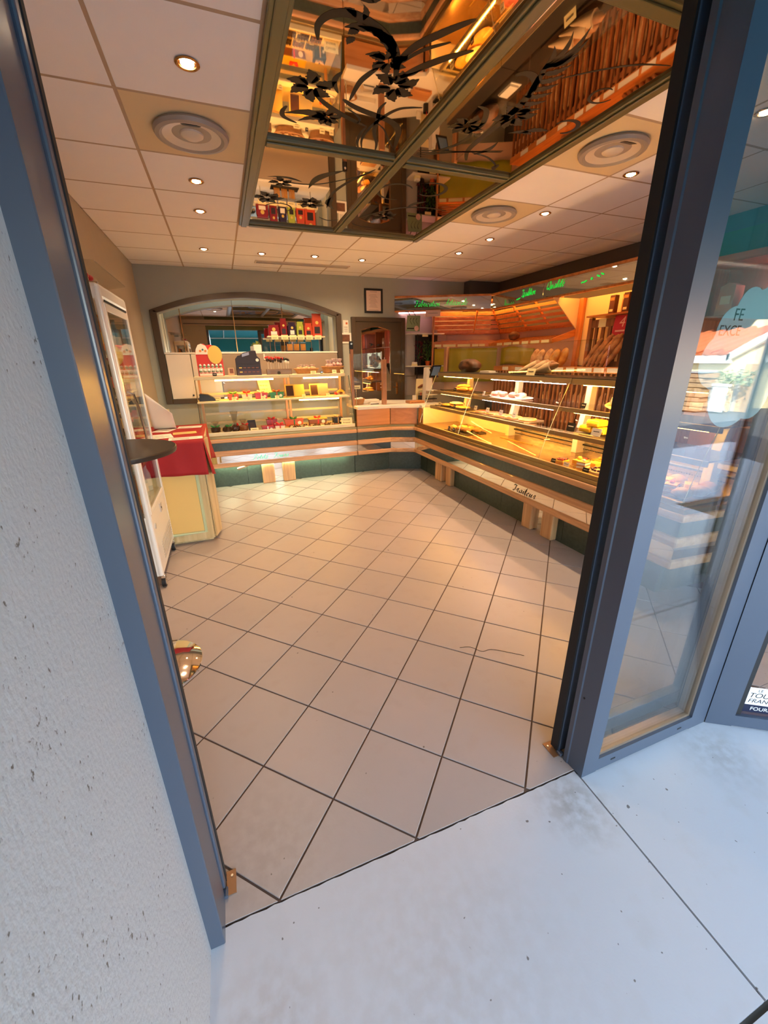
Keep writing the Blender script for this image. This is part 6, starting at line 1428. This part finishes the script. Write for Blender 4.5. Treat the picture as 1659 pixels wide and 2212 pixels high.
# lower shelf
board('long bronze tray of flat breads on the lower shelf', 2.70, 2.94, 4.34, 5.04, ZS3, m_tray)
for k, (x, y, z) in enumerate(((2.80, 4.84, 0), (2.82, 4.64, 0), (2.80, 4.50, 0), (2.83, 4.68, .032))): pastry(('round flat bread at the far end of the lower shelf tray', 'middle flat bread on the lower shelf tray', 'nearest flat bread on the lower shelf tray', 'pale flat bread on top of the stack')[k], x, y, ZS3+.009+z, (.085, .13, .017), m_gold if k != 3 else m_bisc, m_cream2 if k == 3 else None, 'flat breads', 0, .06, 'bread', 'flat_bread')
price_card('black price card before the flat breads', 2.72, 4.56, ZS3+.009, .05, .05, -PI/2, m_black); price_card('cream price card at the far left of the lower shelf', 2.72, 4.95, ZS3+.009, .07, .045, -PI/2)
board('bronze tray of pizzas on the lower shelf', 2.69, 2.94, 3.20, 4.16, ZS3, m_shf)
for k in range(5):
    y = 4.06-.19*k; t = thing('pizza_slice', '%s pizza portion on the bronze tray of the lower shelf' % ('farthest', 'second', 'third', 'fourth', 'nearest')[k], 'pizza', (2.80+.02*math.sin(k*2), y, ZS3+.009), .2*k, 'pizza portions'); MB().lathe([(0, 0), (.085, 0), (.092, .010), (.084, .020), (.070, .014), (0, .014)], 20).build('crust', m_flake, t, smooth=True, local=True); MB().lathe([(0, .0142), (.069, .0142), (.064, .020), (0, .022)], 20).build('topping', m_pizza, t, smooth=True, local=True)
for k, y in enumerate((4.10, 3.86, 3.62, 3.40)): price_card('white price card over the %s pizza portions' % ('farthest', 'second', 'third', 'nearest')[k], 2.73, y, ZS3+.034, .055, .05, -PI/2, m_plate if k else m_cream)
plate('oval wooden platter of yellow sandwiches on the lower shelf', 2.83, 2.50, ZS3, .13, m_tray, 2.0)
for k, (y, z) in enumerate(((2.55, 0), (2.42, 0), (2.48, .055))): 
    t = thing('sandwich', ('left yellow wrapped sandwich on the oval platter', 'right yellow wrapped sandwich on the oval platter', 'yellow sandwich lying on top of the other two')[k], 'sandwich', (2.83, y, ZS3+.0142+z), 0, 'yellow sandwiches'); MB().prism([(-.06, 0), (.06, 0), (.05, .05), (-.05, .05)], -.06, .06, 'y').build('bread', m_yel, t, local=True, bevel=.008); MB().box(-.061, .061, -.055, .055, .018, .030).build('filling', m_cus, t, local=True)
price_card('black price card in front of the yellow sandwiches', 2.70, 2.62, ZS3+.012, .09, .07, -PI/2, m_black); price_card('white price card leaning on the yellow sandwiches', 2.70, 2.36, ZS3+.012, .09, .06, -PI/2, m_plate)
# deck
board('dark tray of filled buns on the polished deck', 2.56, 2.88, 4.06, 4.52, ZD_, m_tray)
for k, (x, y, r_) in enumerate(((2.64, 4.42, 0), (2.66, 4.30, .4), (2.74, 4.36, .8), (2.68, 4.19, .2), (2.78, 4.24, -.3), (2.80, 4.14, .5))): pastry('%s filled bun on the dark deck tray' % ('far left', 'front middle', 'rear left', 'front right', 'rear middle', 'rear right')[k], x, y, ZD_+.009, (.045, .058, .032), m_gold if k % 2 else m_cus, m_flake, 'filled buns', r_)
for k, (x, y) in enumerate(((2.585, 4.44), (2.585, 4.33), (2.585, 4.20), (2.70, 4.26))): price_card('black price card on the dark bun tray, %s' % ('farthest', 'middle', 'nearest', 'behind the front row')[k], x, y, ZD_+.009, .045, .045, -PI/2, m_black)
def square_cake(label, x, y, rz, layers, top, grp=None, w=.09, d=.07):
    t = thing('cake_slice', label, 'cake', (x, y, ZD_), rz, grp); z = 0
    MB().box(-w*.6, w*.6, -d*.6, d*.6, 0, .003).build('gold_board', m_gcard, t, local=True); z = .0032
    for mm, h in layers: MB().box(-w/2, w/2, -d/2, d/2, z, z+h).build('layer', mm, t, local=True, bevel=.002); z += h+.0002
    for mm, dx, dy, r in top: MB().ell((dx, dy, z+r*.6), (r, r, r*.8), 10, 6, lump=.1).build('topping', mm, t, smooth=True, local=True)
    return t
m_berry = mat('dark berry', '#4a1420', .25); m_red2 = mat('strawberry', '#c03020', .25)
L1 = ((m_flake, .022), (m_cus, .012)); L2 = ((m_flake, .012), (m_cream2, .016), (m_flake, .010), (m_cream2, .016), (m_flake, .010)); L3 = ((m_bisc, .02), (m_cus, .03))
berries = [(m_berry if k % 2 else m_red2, -.03+.02*(k % 4), -.02+.02*(k // 4), .011) for k in range(12)]
square_cake('dark berry tart slice at the left end of the cake row on the deck', 2.60, 2.56, .2, L1, berries)
square_cake('custard topped slice standing second in the cake row', 2.68, 2.46, .1, L3, [(m_cus, 0, 0, .02)]); square_cake('layered cream slice in the front of the cake row', 2.62, 2.36, .3, L2, [(m_cream2, 0, 0, .012)])
square_cake('fruit tart slice with red berries behind the cream slice', 2.76, 2.50, .2, L1, berries); square_cake('plain caramel slice right of the layered cream slice', 2.72, 2.34, .1, L3, [])
square_cake('caramel slice in a white paper boat on the deck', 2.86, 2.42, .15, ((m_cream2, .03), (m_gold, .012)), [(m_gold, 0, 0, .015)], None, .11, .09); square_cake('berry boat in white paper at the right of the cake row', 2.96, 2.36, .1, ((m_cream2, .04), (m_flake, .008)), berries, None, .11, .09)
pastry('round golden brioche at the right end of the cake row', 3.03, 2.26, ZD_, (.06, .06, .045), m_gold, m_flake)
t = thing('tart', 'round cream tart with a crown of dark berries at the deck front', 'tart', (2.63, 2.20, ZD_)); MB().lathe([(0, 0), (.075, 0), (.085, .025), (.07, .03), (0, .028)], 26, (2.63, 2.20, ZD_)).build('case', m_bisc, t, smooth=True)
for k in range(14): MB().ell((2.63+.06*math.cos(k*.45), 2.20+.06*math.sin(k*.45), ZD_+.036), (.012, .012, .010), 8, 6).build('berry', m_berry, t, smooth=True)
for k, (x, y, lb_) in enumerate(((2.68, 2.06, 'yellow dome cake beside the berry tart'), (2.60, 1.95, 'second yellow dome cake nearest the door end'))):
    t = thing('dome_cake', lb_, 'cake', (x, y, ZD_)); MB().lathe([(0, 0), (.062, 0), (.066, .02), (.058, .046), (.034, .062), (0, .068)], 24, (x, y, ZD_)).build('dome', m_yel, t, smooth=True); MB().ell((x, y, ZD_+.068), (.008, .008, .006), 8, 6).build('bead', m_choc, t)
for k, (x, y) in enumerate(((2.565, 2.62), (2.565, 2.48), (2.565, 2.28), (2.565, 2.08))): price_card('black framed price card at the deck front, %s' % ('before the berry slice', 'before the custard slice', 'before the berry tart', 'before the yellow domes')[k], x, y, ZD_, .06, .035, -PI/2, m_plate if k % 2 else m_black)
# cakes that show through the fixed pane, nearer the street end
for k, (x, y, lb_) in enumerate(((2.62, 1.82, 'pale layered slice seen through the fixed pane'), (2.75, 1.78, 'second pale layered slice behind it, through the pane'), (2.66, 1.68, 'cream slice with a red cherry seen through the pane'), (2.82, 1.66, 'golden slice at the street end of the deck'))): square_cake(lb_, x, y, .2*k, L2 if k < 3 else L3, [(m_red2, 0, 0, .016)] if k == 2 else [])
for k, (x, y) in enumerate(((2.62, 1.58), (2.76, 1.57), (2.9, 1.60), (2.9, 1.80))): pastry('%s crusty roll at the street end of the pastry case' % ('front', 'middle', 'rear', 'far')[k], x, y, ZD_, (.06, .055, .035), m_floury if k % 2 else m_gold, None, 'rolls at the street end')

# ================================================================== street side
m_road = mat('asphalt', '#5c6066', .85, var=.15, vscale=5, bump=.2, bscale=90); m_kerb = mat('pale paving', '#8f9092', .8, var=.1)
st_ = struct_root('floor.002', (0, 0, 0))
MB().box(-14, 40, -40, -3.2, -.12, -.03).build('road', m_road, st_); MB().box(9, 40, -3.2, 8, -.12, -.02).build('pavement', m_kerb, st_); MB().box(-14, -1.2, -3.2, .7, -.12, -.02).build('pavement', m_kerb, st_)
# awning over the shop front
aw = thing('awning', 'teal shop awning fixed above the glass doorway', 'awning', (1.8, .7, 2.6))
m_awn = mat('teal canvas', '#2f8f93', .8, var=.04)
MB().slab([(-.22, .74, 2.72), (5.2, .74, 2.72), (5.2, -1.05, 2.32), (-.22, -1.05, 2.32)], (0, 0, .012)).build('canopy', m_awn, aw)
MB().box(-.22, 5.2, -1.062, -1.05, 1.89, 2.335).build('valance', m_awn, aw); MB().cyl((-.22, -1.04, 2.315), (5.2, -1.04, 2.315), .02, n=10).build('front_bar', m_alu, aw)
for x in (.2, 4.8): MB().tube([(x, .73, 2.45), (x, -.2, 2.40), (x, -1.03, 2.31)], .014, 8).build('arm', m_alu, aw)
# house opposite, mirrored in the fixed pane
m_ren = mat('cream render', '#efdcae', .85, var=.04); m_roof = mat('clay tile', '#b8673f', .75, var=.25, vscale=9); m_door = mat('sand shutter', '#c9a578', .7, var=.1); m_stone = mat('rubble stone', '#a58664', .85, var=.35, vscale=5)
hs = thing('house', 'cream house with clay roof tiles across the street, mirrored in the fixed pane', 'house', (18, -9, 0))
m_wp = mat('white paint', '#f2eee6', .6)
MB().box(14.2, 24, -16.0, -6.56, -.03, 1.42).build('annexe_wall', m_ren, hs); MB().prism([(-9.2, -.03), (-2.5, -.03), (-2.5, 7.2), (-4.2, 7.2), (-9.2, 1.9)], 17.6, 26, 'x').build('tall_wall', m_ren, hs)
MB().prism([(-6.55, -.03), (-3.0, -.03), (-3.0, 3.75), (-6.55, 1.40)], 14.2, 17.5, 'x').build('gable_wall', m_ren, hs)
MB().box(14.0, 14.16, -16.3, -6.5, 1.34, 1.56).build('white_eave', m_wp, hs); MB().slab([(14.0, -6.6, 1.38), (14.0, -2.9, 3.83), (14.0, -2.9, 4.03), (14.0, -6.6, 1.58)], (.18, 0, 0)).build('white_verge', m_wp, hs)
MB().slab([(14.0, -6.5, 1.56), (14.0, -16.3, 1.56), (17.55, -16.3, 2.35), (17.55, -6.5, 2.35)], (0, 0, .05)).build('roof_plane', m_roof, hs)
rt = None
for i in range(6):
    for j in range(24):
        y = -6.72-.40*j; x = 14.25+.56*i; z = 1.66+.2225*(x-14.0)
        if rt is None:
            rt = MB().tube([(-.30, 0, -.067), (.30, 0, .067)], .10, 8).build('roof_tile', m_roof, hs, local=True); rt.location = (x-18, y+9, z)
        else: share('roof_tile', rt, hs, (x-18, y+9, z))
MB().box(14.16, 14.2, -6.12, -5.1, -.02, 1.32).build('shutter_door', m_door, hs); MB().box(14.14, 14.2, -6.22, -6.12, -.02, 1.36).build('door_trim', m_greyp, hs)
for y in (-5.2, -6.6, -8.0): MB().box(17.54, 17.6, y-.35, y+.35, 2.75, 4.2).build('window_shutter', m_door, hs)
pl = thing('gate_pier', 'rubble stone gate pier in front of the cream house', 'pier', (13.2, -6.8, 0))
rb = random.Random(3); s0 = None
for r in range(8):
    for k in range(3):
        for f_ in range(2):
            w = .24; y = -7.10+w*k+(.06 if r % 2 else 0)+.12; z = .07+.135*r
            MB().obox((13.05+.3*f_, y, z), (.28, w-.02-.03*rb.random(), .118), rb.uniform(-.04, .04)).build('stone', m_stone, pl, bevel=.012)
MB().box(12.88, 13.52, -7.15, -6.35, 1.085, 1.12).build('cap', m_kerb, pl, bevel=.01)
gt = thing('garden_gate', 'pale grey garden gate beside the rubble stone pier', 'gate', (13.4, -6.1, 0))
for k in range(2): MB().box(13.26, 13.30, -6.30+.20*k, -6.12+.20*k, .02, .72).build('gate_panel', mat('pale gate', '#c3cbd2', .5), gt)
MB().box(13.24, 13.32, -6.33, -5.88, .73, .80).build('gate_rail', MATS['pale gate'], gt)
sh_ = thing('shrub', 'leafy shrub growing over the garden gate of the cream house', 'shrub', (13.7, -6.05, 0))
m_leaf = mat('shrub leaf', '#7f8f6a', .7, var=.3); lf = MB(); rr = random.Random(5)
for k in range(420):
    a, b, r = rr.uniform(0, 2*PI), rr.uniform(-.4, 1.3), .55*rr.random()**.4
    p = Vector((13.7+r*math.cos(a)*.5, -6.05+r*math.sin(a)*.9, .85+.30*r*2*math.sin(b)))
    u = Vector((rr.uniform(-1, 1), rr.uniform(-1, 1), rr.uniform(-.3, 1))).normalized()*.07; v = u.orthogonal().normalized()*.025
    lf.add([p-v, p+u, p+v, p-u*.2], [(0, 1, 2, 3)])
o = lf.build('foliage', m_leaf, sh_, kind='stuff'); MB().tube([(13.7, -6.05, 0), (13.68, -6.03, .5), (13.71, -6.07, .9)], [.03, .025, .015], 7).build('stem', m_door, sh_)

te = thing('tree', 'dark tree added behind the cream house to darken the pane reflection', 'tree', (22, -15, 0))  # added to keep bright sky out of the pane's reflection
m_dkl = mat('dark foliage', '#27301f', .8, var=.5, vscale=2); m = MB()
for k in range(9): m.ell((20+2.2*math.sin(k*2.1), -21+1.5*k, 4.0+1.4*math.sin(k*1.7)), (2.6, 2.4, 3.2), 14, 10, lump=.35)
m.build('crown', m_dkl, te, smooth=True)
for k in range(3): MB().tube([(20, -20+4*k, 0), (20.1, -19.8+4*k, 1.5), (20, -20+4*k, 3)], [.3, .24, .18], 8).build('trunk', MATS['walnut'], te)
